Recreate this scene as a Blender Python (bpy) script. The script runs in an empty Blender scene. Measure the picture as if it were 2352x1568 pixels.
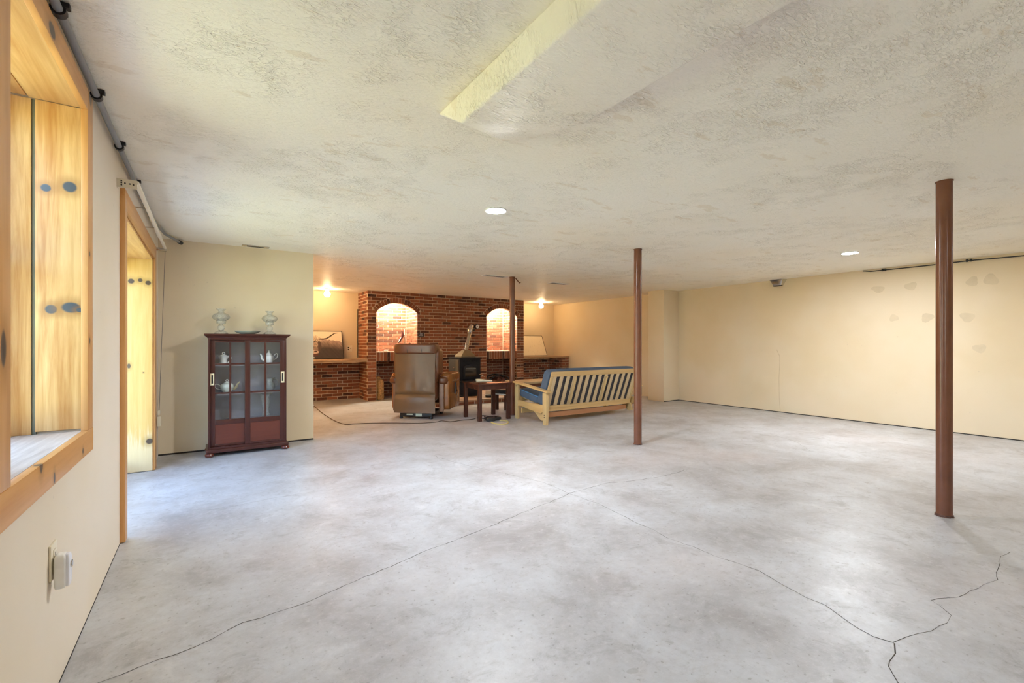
import bpy, bmesh, math, random
from mathutils import Vector, Matrix, noise
R = math.radians
random.seed(7)
SC = bpy.context.scene
COL = SC.collection

# ------------------------------------------------------------------ camera
F_PX, YAW, HORIZON, CAM_Z = 1054.2, R(33.6017), 790.33, 1.1793
cam_d = bpy.data.cameras.new('camera')
cam_d.sensor_width = 36.0
cam_d.lens = F_PX / 2352 * 36.0
cam_d.shift_y = (HORIZON - 784) / 2352
cam_d.clip_start = 0.02
cam = bpy.data.objects.new('camera', cam_d)
COL.objects.link(cam)
cam.location = (0, 0, CAM_Z)
cam.rotation_euler = (R(90), 0, -YAW)
SC.camera = cam

# ------------------------------------------------------------------ sky, sun, exposure
world = bpy.data.worlds.new('sky')
SC.world = world
world.use_nodes = True
wn = world.node_tree
wn.nodes.clear()
w_out = wn.nodes.new('ShaderNodeOutputWorld')
w_bg = wn.nodes.new('ShaderNodeBackground')
w_sky = wn.nodes.new('ShaderNodeTexSky')
w_sky.sky_type = 'NISHITA'
w_sky.sun_disc = False
w_sky.sun_elevation = R(48)
w_sky.sun_rotation = R(90)
w_sky.air_density = 1.0
w_sky.dust_density = 3.0
w_bg.inputs['Strength'].default_value = 1.6
wn.links.new(w_sky.outputs[0], w_bg.inputs['Color'])
wn.links.new(w_bg.outputs[0], w_out.inputs[0])
sun_d = bpy.data.lights.new('sun', 'SUN')
sun_d.energy = 42.0
sun_d.angle = R(1)
sun_d.color = (1, .95, .85)
sun = bpy.data.objects.new('sun', sun_d)
COL.objects.link(sun)
sun.rotation_euler = (0, R(40), 0)      # from over the house, on to the lawn beyond the left wall

vs = SC.view_settings
vs.view_transform = 'Standard'
vs.look = 'None'
vs.gamma = 1.0
vs.use_curve_mapping = False
vs.exposure = 0.85
SC.cycles.diffuse_bounces = 8
SC.cycles.max_bounces = 14
SC.cycles.transparent_max_bounces = 16
SC.cycles.sample_clamp_indirect = 6.0

DOWNLIGHT_E = 680.0      # lamp strengths
BULB_E = 58.0
NICHE_E = 2600.0

# ------------------------------------------------------------------ pixel -> point (2352 x 1568 frame)
S_, C_ = math.sin(YAW), math.cos(YAW)
def ray(px, py):
    t = (px - 1176) / F_PX
    return Vector((S_ + t * C_, C_ - t * S_, -(py - HORIZON) / F_PX))
def at_z(px, py, z):
    r = ray(px, py); k = (z - CAM_Z) / r.z
    return Vector((r.x * k, r.y * k, z))
def at_x(px, py, x):
    r = ray(px, py); k = x / r.x
    return Vector((x, r.y * k, CAM_Z + r.z * k))
def at_y(px, py, y):
    r = ray(px, py); k = y / r.y
    return Vector((r.x * k, y, CAM_Z + r.z * k))

# ------------------------------------------------------------------ mesh builder
class MB:
    def __init__(s):
        s.v, s.f = [], []
    def add(s, vs_, fs, M=None):
        n = len(s.v)
        s.v += [tuple(M @ Vector(p)) if M is not None else tuple(p) for p in vs_]
        s.f += [tuple(i + n for i in f) for f in fs]
        return s
    def box(s, lo, hi, M=None):
        x0, y0, z0 = lo; x1, y1, z1 = hi
        return s.add([(x0,y0,z0),(x1,y0,z0),(x1,y1,z0),(x0,y1,z0),(x0,y0,z1),(x1,y0,z1),(x1,y1,z1),(x0,y1,z1)],
              [(0,3,2,1),(4,5,6,7),(0,1,5,4),(1,2,6,5),(2,3,7,6),(3,0,4,7)], M)
    def bar(s, a, b, w, h, up=(0,0,1)):
        a, b = Vector(a), Vector(b); d = b - a; L = d.length; d.normalize()
        sx = d.cross(Vector(up))
        if sx.length < 1e-5: sx = Vector((1,0,0))
        sx.normalize(); u = sx.cross(d)
        M = Matrix((sx, d, u)).transposed().to_4x4(); M.translation = a
        return s.box((-w/2, 0, -h/2), (w/2, L, h/2), M)
    def tube(s, pts, r, n=8, caps=True):
        pts = [Vector(p) for p in pts]
        rs = r if isinstance(r, (list, tuple)) else [r] * len(pts)
        base = len(s.v); prev = None
        for i, p in enumerate(pts):
            t = (pts[min(i+1, len(pts)-1)] - pts[max(i-1, 0)]).normalized()
            if prev is None:
                prev = t.orthogonal().normalized()
            u = (prev - t * prev.dot(t))
            if u.length < 1e-6: u = t.orthogonal()
            u.normalize(); prev = u; w = t.cross(u)
            for k in range(n):
                a = 2 * math.pi * k / n
                s.v.append(tuple(p + (u * math.cos(a) + w * math.sin(a)) * rs[i]))
        for i in range(len(pts) - 1):
            for k in range(n):
                a, b = base + i*n + k, base + i*n + (k+1) % n
                s.f.append((a, b, b + n, a + n))
        if caps:
            s.f.append(tuple(base + k for k in reversed(range(n))))
            s.f.append(tuple(base + (len(pts)-1)*n + k for k in range(n)))
        return s
    def lathe(s, prof, n=24, M=None, wob=None):
        vs_, fs = [], []
        for i, (r, z) in enumerate(prof):
            for k in range(n):
                a = 2 * math.pi * k / n
                rr = r * (wob(i, a) if wob else 1)
                vs_.append((rr * math.cos(a), rr * math.sin(a), z))
        for i in range(len(prof) - 1):
            for k in range(n):
                a, b = i*n + k, i*n + (k+1) % n
                fs.append((a, b, b + n, a + n))
        if prof[0][0] > 1e-4: fs.append(tuple(reversed(range(n))))
        if prof[-1][0] > 1e-4: fs.append(tuple((len(prof)-1)*n + k for k in range(n)))
        return s.add(vs_, fs, M)
    def prism(s, poly, axis, a, b, M=None):
        """poly: 2D outline; axis 'x': (y,z), 'y': (x,z), 'z': (x,y); extruded from a to b"""
        def P(p, t):
            return (t, p[0], p[1]) if axis == 'x' else (p[0], t, p[1]) if axis == 'y' else (p[0], p[1], t)
        n = len(poly)
        return s.add([P(p, a) for p in poly] + [P(p, b) for p in poly],
              [tuple(range(n)), tuple(reversed(range(n, 2*n)))] + [(i, i+n, (i+1) % n + n, (i+1) % n) for i in range(n)], M)
    def puff(s, size, loc, k=5.0, cuts=10, M=None):
        bm = bmesh.new()
        bmesh.ops.create_cube(bm, size=2)
        bmesh.ops.subdivide_edges(bm, edges=bm.edges[:], cuts=cuts, use_grid_fill=True)
        vs_ = []
        for v in bm.verts:
            x, y, z = v.co
            q = (abs(x)**k + abs(y)**k + abs(z)**k) ** (-1/k)
            vs_.append((loc[0] + x*q*size[0]/2, loc[1] + y*q*size[1]/2, loc[2] + z*q*size[2]/2))
        bm.verts.index_update()
        fs = [tuple(v.index for v in f.verts) for f in bm.faces]
        bm.free()
        return s.add(vs_, fs, M)
    def grid(s, nx, ny, fn):
        vs_ = [fn(i / nx, j / ny) for j in range(ny + 1) for i in range(nx + 1)]
        return s.add(vs_, [(j*(nx+1)+i, j*(nx+1)+i+1, (j+1)*(nx+1)+i+1, (j+1)*(nx+1)+i) for j in range(ny) for i in range(nx)])
    def mesh(s, name, mat, bevel=0.0, seg=2, smooth=None, weld=False):
        me = bpy.data.meshes.new(name)
        me.from_pydata(s.v, [], s.f)
        bm = bmesh.new(); bm.from_mesh(me)
        if weld: bmesh.ops.remove_doubles(bm, verts=bm.verts[:], dist=1e-5)
        bmesh.ops.recalc_face_normals(bm, faces=bm.faces[:])
        if bevel > 0:
            es = [e for e in bm.edges if len(e.link_faces) == 2 and e.calc_face_angle(0) > R(30)]
            bmesh.ops.bevel(bm, geom=es, offset=bevel, segments=seg, profile=.6, affect='EDGES', clamp_overlap=True)
        bm.to_mesh(me); bm.free()
        me.materials.append(mat)
        if smooth is None: smooth = bevel > 0
        if smooth:
            me.polygons.foreach_set('use_smooth', [True] * len(me.polygons))
            me.set_sharp_from_angle(angle=R(38))
        return me
    def build(s, name, mat, parent=None, **kw):
        o = bpy.data.objects.new(name, s.mesh(name, mat, **kw))
        COL.objects.link(o)
        if parent is not None: o.parent = parent
        return o

def thing(name, label, cat, loc=(0,0,0), rz=0.0, group=None):
    o = bpy.data.objects.new(name, None)
    COL.objects.link(o)
    o.empty_display_size = .1
    o.location = loc; o.rotation_euler = (0, 0, rz)
    return tag(o, label, cat, group)
def tag(o, label, cat, group=None):
    o['label'] = label; o['category'] = cat
    if group: o['group'] = group
    return o
def struct(o, label=None, cat=None):
    o['kind'] = 'structure'
    if label: o['label'] = label
    if cat: o['category'] = cat
    return o
def struct_empty(name, label, cat):
    o = bpy.data.objects.new(name, None); COL.objects.link(o); o.empty_display_size = .1
    return struct(o, label, cat)

# ------------------------------------------------------------------ materials
class N:
    """small node-graph helper"""
    def __init__(s, name):
        s.m = bpy.data.materials.new(name); s.m.use_nodes = True
        s.t = s.m.node_tree; s.t.nodes.clear()
        s.out = s.n('ShaderNodeOutputMaterial')
        s.b = s.n('ShaderNodeBsdfPrincipled')
        s.l(s.b.outputs[0], s.out.inputs[0])
    def n(s, typ, **kw):
        nd = s.t.nodes.new(typ)
        for k, v in kw.items(): setattr(nd, k, v)
        return nd
    def l(s, a, b): s.t.links.new(a, b)
    def coord(s, scale=(1,1,1), kind='Object', rot=(0,0,0)):
        c = s.n('ShaderNodeTexCoord'); m = s.n('ShaderNodeMapping')
        m.inputs['Scale'].default_value = scale; m.inputs['Rotation'].default_value = rot
        s.l(c.outputs[kind], m.inputs[0]); return m.outputs[0]
    def noise(s, vec, scale=5, detail=4, rough=.55, dist=0):
        t = s.n('ShaderNodeTexNoise')
        for k, v in (('Scale', scale), ('Detail', detail), ('Roughness', rough), ('Distortion', dist)): t.inputs[k].default_value = v
        s.l(vec, t.inputs['Vector']); return t.outputs['Fac']
    def ramp(s, fac, stops):
        r = s.n('ShaderNodeValToRGB'); e = r.color_ramp.elements
        while len(e) < len(stops): e.new(.5)
        for i, (p, c) in enumerate(stops):
            e[i].position = p; e[i].color = (*c, 1) if len(c) == 3 else c
        s.l(fac, r.inputs[0]); return r.outputs[0]
    def step(s, fac, a, b):
        r = s.n('ShaderNodeMapRange'); r.interpolation_type = 'SMOOTHSTEP'
        r.inputs['From Min'].default_value = a; r.inputs['From Max'].default_value = b
        s.l(fac, r.inputs['Value']); return r.outputs[0]
    def math(s, op, a, b=None):
        m = s.n('ShaderNodeMath', operation=op)
        for i, x in enumerate((a, b)):
            if x is None: continue
            if isinstance(x, (int, float)): m.inputs[i].default_value = x
            else: s.l(x, m.inputs[i])
        return m.outputs[0]
    def mix(s, fac, a, b, mode='MIX'):
        m = s.n('ShaderNodeMix', data_type='RGBA', blend_type=mode)
        for i, x in ((0, fac), (6, a), (7, b)):
            if isinstance(x, (int, float)): m.inputs[i].default_value = x
            elif isinstance(x, tuple): m.inputs[i].default_value = (*x, 1)
            else: s.l(x, m.inputs[i])
        return m.outputs[2]
    def bump(s, h, strength=.3, dist=.01, normal=None):
        b = s.n('ShaderNodeBump'); b.inputs['Strength'].default_value = strength; b.inputs['Distance'].default_value = dist
        s.l(h, b.inputs['Height'])
        if normal is not None: s.l(normal, b.inputs['Normal'])
        s.l(b.outputs[0], s.b.inputs['Normal']); return b.outputs[0]
    def set(s, color=None, rough=.5, metal=0.0, spec=None, **kw):
        if color is not None:
            if isinstance(color, tuple): s.b.inputs['Base Color'].default_value = (*color, 1)
            else: s.l(color, s.b.inputs['Base Color'])
        if isinstance(rough, (int, float)): s.b.inputs['Roughness'].default_value = rough
        else: s.l(rough, s.b.inputs['Roughness'])
        s.b.inputs['Metallic'].default_value = metal
        if spec is not None: s.b.inputs['Specular IOR Level'].default_value = spec
        for k, v in kw.items(): s.b.inputs[k.replace('_', ' ')].default_value = v
        return s.m

def plain(name, c, rough=.5, metal=0.0, var=.12, scale=9, bump=0.0, bscale=60, spec=None):
    g = N(name); v = g.coord()
    f = g.noise(v, scale, 3)
    col = g.ramp(f, [(.3, tuple(x * (1 - var) for x in c)), (.7, tuple(min(1, x * (1 + var)) for x in c))])
    if bump: g.bump(g.noise(v, bscale, 3), bump, .004)
    return g.set(col, rough, metal, spec)

def emit(name, c, e):
    g = N(name); g.set((0, 0, 0), .5)
    g.b.inputs['Emission Color'].default_value = (*c, 1); g.b.inputs['Emission Strength'].default_value = e
    return g.m

def glass(name, tint=(1, 1, 1), haze=0.0, ior=1.45, clear=.85, rough=0.02):
    """a thin sheet of clear glass: see-through with a Fresnel reflection"""
    g = N(name)
    g.t.nodes.remove(g.b)
    tr = g.n('ShaderNodeBsdfTransparent'); tr.inputs[0].default_value = (*tint, 1)
    gl = g.n('ShaderNodeBsdfGlossy'); gl.inputs['Roughness'].default_value = rough; gl.inputs[0].default_value = (.95, .97, .97, 1)
    fr = g.n('ShaderNodeFresnel'); ge = g.n('ShaderNodeNewGeometry')
    ir = g.n('ShaderNodeMapRange'); ir.inputs['To Min'].default_value = ior; ir.inputs['To Max'].default_value = 1 / ior   # same reflection from both faces of the sheet
    g.l(ge.outputs['Backfacing'], ir.inputs['Value']); g.l(ir.outputs[0], fr.inputs[0])
    mx = g.n('ShaderNodeMixShader'); g.l(fr.outputs[0], mx.inputs[0]); g.l(tr.outputs[0], mx.inputs[1]); g.l(gl.outputs[0], mx.inputs[2])
    last = mx.outputs[0]
    if haze > 0:
        df = g.n('ShaderNodeBsdfDiffuse'); df.inputs[0].default_value = (.75, .8, .78, 1)
        m2 = g.n('ShaderNodeMixShader'); m2.inputs[0].default_value = haze
        g.l(last, m2.inputs[1]); g.l(df.outputs[0], m2.inputs[2]); last = m2.outputs[0]
    g.l(last, g.out.inputs[0])
    return g.m

def cut_glass(name):
    g = N(name); g.t.nodes.remove(g.b)
    v = g.coord()
    tr = g.n('ShaderNodeBsdfTransparent'); tr.inputs[0].default_value = (.985, .99, .985, 1)
    gl = g.n('ShaderNodeBsdfGlossy'); gl.inputs['Roughness'].default_value = .05
    df = g.n('ShaderNodeBsdfDiffuse'); df.inputs[0].default_value = (.9, .95, .92, 1)
    w = g.n('ShaderNodeTexVoronoi'); w.inputs['Scale'].default_value = 55; g.l(v, w.inputs['Vector'])
    bp = g.n('ShaderNodeBump'); bp.inputs['Strength'].default_value = .8; bp.inputs['Distance'].default_value = .01
    g.l(w.outputs[0], bp.inputs['Height']); g.l(bp.outputs[0], gl.inputs['Normal'])
    lw = g.n('ShaderNodeLayerWeight'); lw.inputs[0].default_value = .30; g.l(bp.outputs[0], lw.inputs['Normal'])
    m0 = g.n('ShaderNodeMixShader'); m0.inputs[0].default_value = .10; g.l(tr.outputs[0], m0.inputs[1]); g.l(df.outputs[0], m0.inputs[2])
    m1 = g.n('ShaderNodeMixShader'); g.l(lw.outputs['Facing'], m1.inputs[0]); g.l(m0.outputs[0], m1.inputs[1]); g.l(gl.outputs[0], m1.inputs[2])
    g.l(m1.outputs[0], g.out.inputs[0])
    return g.m

def wall_paint(name, c):
    g = N(name); v = g.coord()
    big = g.noise(v, .9, 3); fine = g.noise(v, 14, 5, .7)
    col = g.mix(g.step(big, .35, .7), c, tuple(x * k for x, k in zip(c, (.95, .92, .84))))
    spots = g.step(g.noise(v, 26, 2), .735, .78)
    col = g.mix(g.math('MULTIPLY', spots, .35), col, tuple(x * .7 for x in c))
    g.bump(fine, .12, .006)
    return g.set(col, .62, spec=.25)

def make_ceiling():
    g = N('ceiling_stucco'); v = g.coord()
    m1 = g.step(g.noise(v, 1.5, 5, .66, .5), .43, .58)           # where the trowelled texture is coarse
    m2 = g.step(g.noise(v, 6, 3, .6), .36, .60)
    mask = g.math('MULTIPLY', m1, m2)
    wavy = g.coord((1, 2.1, 1), rot=(0, 0, R(35)))
    h1 = g.noise(wavy, 38, 3, .55, .7)
    ridges = g.step(h1, .34, .60)
    h2 = g.noise(v, 95, 3)
    amt = g.math('ADD', g.math('MULTIPLY', mask, .8), .20)
    h = g.math('ADD', g.math('MULTIPLY', ridges, amt), g.math('MULTIPLY', h2, .12))
    pits = g.math('MULTIPLY', g.step(h1, .345, .285), g.math('ADD', g.math('MULTIPLY', mask, .95), .03))
    tone = g.mix(g.step(g.noise(v, .6, 3), .35, .7), (.96, .92, .825), (.95, .88, .74))
    col = g.mix(g.math('MULTIPLY', pits, .7), tone, (.50, .37, .21))
    stain = g.math('MULTIPLY', g.step(g.noise(g.coord((.7, 1.7, 1), rot=(0, 0, R(-20))), 4.5, 5, .65), .61, .66), .30)
    col = g.mix(stain, col, (.70, .56, .36))
    g.bump(h, .9, .0052)
    return g.set(col, .5, spec=.3)

def make_floor():
    g = N('concrete'); v = g.coord()
    n1 = g.noise(v, 1.5, 8, .68, .3); n2 = g.noise(v, 4.2, 9, .74, .5); n3 = g.noise(g.coord((1, 3.2, 1), rot=(0, 0, R(-56))), 5, 7, .72)
    col = g.ramp(n1, [(.34, (.32, .305, .305)), (.45, (.41, .405, .415)), (.56, (.475, .48, .50)), (.68, (.54, .555, .585))])
    col = g.mix(g.math('MULTIPLY', g.step(n2, .52, .68), .60), col, (.28, .265, .26))
    col = g.mix(g.math('MULTIPLY', g.step(n2, .45, .30), .50), col, (.60, .60, .61))
    col = g.mix(g.math('MULTIPLY', g.step(n3, .54, .72), .38), col, (.34, .31, .285))
    n4 = g.noise(v, 24, 7, .8)
    col = g.mix(g.math('MULTIPLY', g.step(n4, .50, .66), .35), col, (.30, .29, .29))
    col = g.mix(g.math('MULTIPLY', g.step(n4, .48, .34), .30), col, (.62, .62, .63))
    spk = g.step(g.noise(v, 48, 1, .5), .69, .73)
    col = g.mix(g.math('MULTIPLY', spk, .38), col, (.20, .18, .16))
    big = g.step(g.noise(v, 9, 1, .5), .745, .77)
    col = g.mix(g.math('MULTIPLY', big, .35), col, (.24, .22, .20))
    rose = g.step(g.noise(v, .5, 2), .50, .70)
    col = g.mix(g.math('MULTIPLY', rose, .25), col, (.55, .45, .42))
    rg = g.n('ShaderNodeMapRange'); rg.inputs['To Min'].default_value = .26; rg.inputs['To Max'].default_value = .50
    g.l(n2, rg.inputs['Value'])
    g.bump(g.noise(v, 30, 7, .75), .16, .004)
    return g.set(col, rg.outputs[0], spec=.42)

def wood(name, light, dark, grain='z', scale=1.0, rough=.38, knots=(), kcol=(.10, .07, .05), contrast=1.0, spec=.4, peel=0):
    g = N(name)
    k = {'x': (.35, 6, 6), 'y': (6, .35, 6), 'z': (6, 6, .35)}[grain]
    v = g.coord(tuple(a * scale for a in k)); vw = g.coord()
    n1 = g.noise(v, 3.2, 6, .62, .9); n2 = g.noise(v, 13, 3, .6, .3)
    f = g.math('ADD', g.math('MULTIPLY', n1, .75), g.math('MULTIPLY', n2, .25))
    col = g.ramp(f, [(.5 - .17 / contrast, light), (.5 + .2 / contrast, dark)])
    if peel:      # bleached, flaking varnish near the foot of the board
        sp = g.n('ShaderNodeSeparateXYZ'); g.l(vw, sp.inputs[0])
        hgt = g.math('ADD', sp.outputs['Z'], g.math('MULTIPLY', g.math('SUBTRACT', n2, .5), .55))
        col = g.mix(g.math('MULTIPLY', g.step(hgt, peel, peel - .22), .55), col, (.78, .70, .50))
    for (p, r, ax) in knots:
        sub = g.n('ShaderNodeVectorMath', operation='SUBTRACT'); g.l(vw, sub.inputs[0]); sub.inputs[1].default_value = p
        sc = g.n('ShaderNodeVectorMath', operation='MULTIPLY'); g.l(sub.outputs[0], sc.inputs[0]); sc.inputs[1].default_value = ax
        ln = g.n('ShaderNodeVectorMath', operation='LENGTH'); g.l(sc.outputs[0], ln.inputs[0])
        halo = g.step(ln.outputs['Value'], r * 2.6, r * .9); core = g.step(ln.outputs['Value'], r * 1.05, r * .70)
        col = g.mix(g.math('MULTIPLY', halo, .5), col, tuple(x * .62 for x in dark))
        col = g.mix(core, col, kcol)
    g.bump(n2, .08, .003)
    return g.set(col, rough, spec=spec)

def make_brick():
    g = N('brick'); oi = g.n('ShaderNodeObjectInfo'); ge = g.n('ShaderNodeNewGeometry')
    rnd = g.math('FRACT', g.math('ADD', oi.outputs['Random'], ge.outputs['Random Per Island']))
    c = g.ramp(rnd, [(0, (.045, .024, .020)), (.14, (.11, .045, .028)), (.30, (.19, .068, .036)), (.55, (.24, .085, .045)), (.85, (.30, .115, .062)), (1, (.23, .115, .07))])
    v = g.coord(kind='Generated'); n1 = g.noise(g.coord(), 30, 4, .65)
    c = g.mix(g.step(n1, .5, .75), c, (.19, .07, .04))
    g.bump(n1, .35, .004)
    return g.set(c, .8, spec=.25)

M_wall = wall_paint('cream_paint', (.73, .615, .445))
M_wall_lit = wall_paint('cream_paint_lit', (.77, .69, .585))  # same paint as the other walls; the paler light on it is in the colour
M_ceil = make_ceiling()
M_floor = make_floor()
M_brick = make_brick()
M_mortar = plain('mortar', (.58, .455, .345), .9, var=.15, scale=12, bump=.3)
M_dark = plain('dark_gap', (.03, .025, .022), .9)
M_crack = plain('crack', (.085, .075, .065), .95)
M_post = plain('brown_paint', (.17, .062, .032), .24, var=.14, scale=5, spec=.5)
M_black = plain('black_metal', (.012, .012, .014), .42, spec=.5)
M_castiron = plain('cast_iron', (.006, .006, .009), .55, bump=.2, bscale=90, spec=.3)
M_white = plain('white_plastic', (.80, .79, .77), .4, var=.03)
M_ivory = plain('ivory_plastic', (.76, .69, .54), .45, var=.04)
M_conduit = plain('grey_conduit', (.24, .25, .26), .45, var=.08)
M_steel = plain('galvanised_steel', (.62, .60, .57), .22, 1.0, var=.12, scale=14)
M_chrome = plain('chrome', (.72, .71, .69), .14, 1.0, var=.03)
M_brass = plain('brass', (.86, .76, .52), .3, .45, var=.06)
M_lawn = plain('lawn', (.235, .255, .125), .95, var=.3, scale=3)
M_pane = glass('window_glass', (.98, 1, .99))
M_cabglass = glass('cabinet_glass', (1, 1, 1), haze=.012)
M_cut = cut_glass('cut_glass')

# ------------------------------------------------------------------ room shell
XL, XR, YP, YB, YW, H = -.43, 8.278, 6.105, 9.596, 10.30, 2.30
YN = -3.2                # wall behind the camera
WT = .32                 # basement wall thickness
fl = MB().box((XL - WT, YN - .2, -.15), (XR + .25, YW + .25, 0)).build('floor', M_floor)
struct(fl, 'cracked grey concrete basement floor', 'floor')
ce = MB().box((XL - WT, YN - .2, H), (XR + .25, YW + .25, H + .15)).build('ceiling', M_ceil)
struct(ce, 'cream stucco ceiling with coarse trowelled texture and brown stains', 'ceiling')
# boxed duct run under the ceiling, its far end sloping up
so = MB()
x0, x1, dz = .955, 1.43, .12
so.add([(x0, YN, H), (x1, YN, H), (x0, YN, H-dz), (x1, YN, H-dz), (x0+.0, 1.86, H-dz), (x1, 1.55, H-dz), (x0-.02, 2.06, H), (x1, 2.15, H)],
       [(0,1,3,2), (2,3,5,4), (0,2,4,6), (1,7,5,3), (4,5,7,6), (0,6,7,1)])
struct(so.build('ceiling_soffit', M_ceil, bevel=.012, seg=3), 'boxed duct run dropping below the stucco ceiling', 'soffit')

WY0, WY1, WZ0, WZ1 = 1.649, 2.538, .824, 2.143      # window opening
DY0, DY1, DZ1 = 3.625, 5.44, 1.99                   # patio door opening
wl = MB()
XO = XL - WT
W2 = (-1.9, -.9)  # opening of the added window behind the camera
for (a, b, z0, z1) in ((YN, W2[0], 0, H), (W2[0], W2[1], 0, WZ0), (W2[0], W2[1], WZ1, H), (W2[1], WY0 - .02, 0, H), (WY0 - .02, WY1 + .02, 0, WZ0 - .03), (WY0 - .02, WY1 + .02, WZ1 + .02, H), (WY1 + .02, DY0, 0, H), (DY0, DY1, DZ1, H), (DY1, YW, 0, H)):
    wl.box((XO, a, z0), (XL, b, z1))
struct(wl.build('wall_left', M_wall_lit), 'cream painted basement wall with a window and a patio door', 'wall')
struct(MB().box((XR, YN, 0), (XR + .2, YW, H)).build('wall_right', M_wall), 'long bare cream wall with patched spots', 'wall')
struct(MB().box((XO, YW, 0), (XR + .2, YW + .2, H)).build('wall_back', M_wall), 'cream wall behind the brick fireplace and shelves', 'wall')
struct(MB().box((XO, YN - .2, 0), (XR + .2, YN, H)).build('wall_front', M_wall), 'cream wall at the near end of the basement', 'wall')
struct(MB().box((XL, YP, 0), (1.10, YP + .13, H)).build('wall_partition', M_wall), 'short cream partition wall behind the glazed cabinet', 'wall')
struct(MB().box((7.785, YP, 0), (XR, YP + .40, H)).build('wall_stub', M_wall, bevel=.004), 'short boxed wall stub jutting from the long wall', 'wall')
# dark strips set on the walls for the open joints at their feet
def gap(name, lo, hi, lab):
    struct(MB().box(lo, hi).build(name, M_dark), lab, 'wall joint')
gap('gap_strip_right', (XR - .004, YN, 0), (XR, YP, .012), 'dark open joint along the foot of the long bare wall')
gap('gap_strip_partition', (XL, YP - .004, 0), (1.10, YP, .016), 'dark open joint along the foot of the partition')
gap('gap_strip_stub', (7.781, YP - .004, 0), (XR - .004, YP, .014), 'dark joint under the wall stub front')
gap('gap_strip_left', (XL, WY0 - 4, 0), (XL + .002, DY0 - .1, .003), 'thin dark joint along the foot of the window wall')
# faded round patches and a hairline crack on the long wall
M_patch = plain('patch_paint', (.63, .52, .355), .7, var=.05)
for k, (px, py, a, b) in enumerate(((2017, 664, .16, .10), (2092, 657, .13, .12), (2233, 646, .12, .12), (2276, 642, .14, .14), (2053, 730, .10, .11),
                                    (2130, 729, .14, .12), (2222, 728, .15, .12), (2250, 800, .12, .12))):
    c = at_x(px, py, XR)
    pts = []
    for i in range(14):
        t = 2 * math.pi * i / 14
        rr = 1 + .16 * math.sin(3 * t + k) + .1 * math.sin(2 * t + 2 * k)
        pts.append((c.y + a/2 * rr * math.cos(t), c.z + b/2 * rr * math.sin(t)))
    p = MB().prism(pts, 'x', XR - .0012, XR + .002).build('wall_patch', M_patch, bpy.data.objects['wall_right'])
pc = [at_x(*q, XR) for q in ((1784, 803), (1791, 818), (1791, 840), (1789, 870), (1790, 910), (1792, 945))]
MB().tube([(XR - .0005, p.y, p.z) for p in pc], .0028, 5).build('wall_crack', plain('hairline', (.55, .43, .28), .9), bpy.data.objects['wall_right'])

# cracks in the slab
def crack(name, pts, w, jit=.010, seed=0):
    rnd = random.Random(seed)
    P = [at_z(px, py, 0) for px, py in pts]
    Q = []
    for a, b in zip(P, P[1:]):
        n = max(1, int((b - a).length / .05))
        for i in range(n):
            q = a.lerp(b, i / n)
            Q.append(q + Vector((rnd.uniform(-jit, jit), rnd.uniform(-jit, jit), 0)))
    Q.append(P[-1])
    m = MB()
    for a, b in zip(Q, Q[1:]):
        d = (b - a); s = Vector((-d.y, d.x, 0)).normalized()
        wa = w * rnd.uniform(.5, 1.4)
        m.add([a - s*wa + Vector((0,0,.0006)), a + s*wa + Vector((0,0,.0006)), b + s*wa + Vector((0,0,.0006)), b - s*wa + Vector((0,0,.0006))], [(0, 1, 2, 3)])
    o = m.build(name, M_crack, fl)
    return o
crack('crack', [(225,1570),(320,1531),(440,1488),(560,1430),(700,1385),(835,1325),(900,1300),(970,1268),(1060,1235),(1110,1215),(1170,1190),(1230,1165),(1290,1142),(1310,1132),(1390,1110),(1450,1104),(1510,1096),(1560,1084),(1572,1078)], .0019, .006, 1)
crack('crack', [(1000,1048),(1045,1062),(1090,1072),(1170,1090),(1250,1108),(1310,1134)], .0013, .008, 2)
crack('crack', [(1310,1134),(1370,1155),(1430,1184),(1470,1205),(1502,1217),(1535,1236),(1590,1255),(1640,1276),(1690,1292),(1745,1312),(1800,1345),(1850,1372),(1895,1390),(1935,1418),(1970,1443),(2010,1462),(2053,1476)], .0015, .006, 3)
crack('crack', [(2053,1476),(2055,1500),(2043,1518),(2042,1532),(2052,1552),(2064,1570)], .0024, .003, 4)
crack('crack', [(2053,1476),(2085,1464),(2140,1448),(2172,1430),(2183,1412),(2160,1392),(2138,1377),(2200,1370),(2260,1344),(2293,1332),(2290,1308),(2300,1277),(2320,1268)], .0011, .005, 5)
crack('crack', [(470,1172),(540,1162),(620,1145),(700,1132),(800,1118)], .0008, .008, 6)
crack('crack', [(1690,985),(1760,993),(1830,1015),(1860,1035)], .0010, .01, 7)

# ------------------------------------------------------------------ window in the left wall
def knotp(px, py, **kw):
    if 'y' in kw: return tuple(at_y(px, py, kw['y']))
    return tuple(at_x(px, py, XL + .022))
K_SKY = (.085, .105, .13)  # blue of the reflected sky, painted into the dark knots
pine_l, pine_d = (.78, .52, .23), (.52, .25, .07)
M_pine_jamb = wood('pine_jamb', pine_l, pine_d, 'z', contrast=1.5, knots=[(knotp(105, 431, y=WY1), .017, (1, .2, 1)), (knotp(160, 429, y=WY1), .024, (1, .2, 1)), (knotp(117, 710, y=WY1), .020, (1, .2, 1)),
                    (knotp(163, 706, y=WY1), .024, (.75, .2, 1)), (knotp(184, 712, y=WY1), .014, (1, .2, 1.4))], kcol=K_SKY)
M_pine_z = wood('pine_upright', (.70, .39, .155), (.57, .28, .085), 'z', knots=[(knotp(208, 215), .03, (1, 1, .5)), (knotp(206, 583), .012, (1,1,1)), (knotp(206, 782), .014, (1,1,1)), (knotp(8, 800), .02, (1, 1, .4)), (knotp(282, 755), .014, (1,1,1))])
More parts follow.
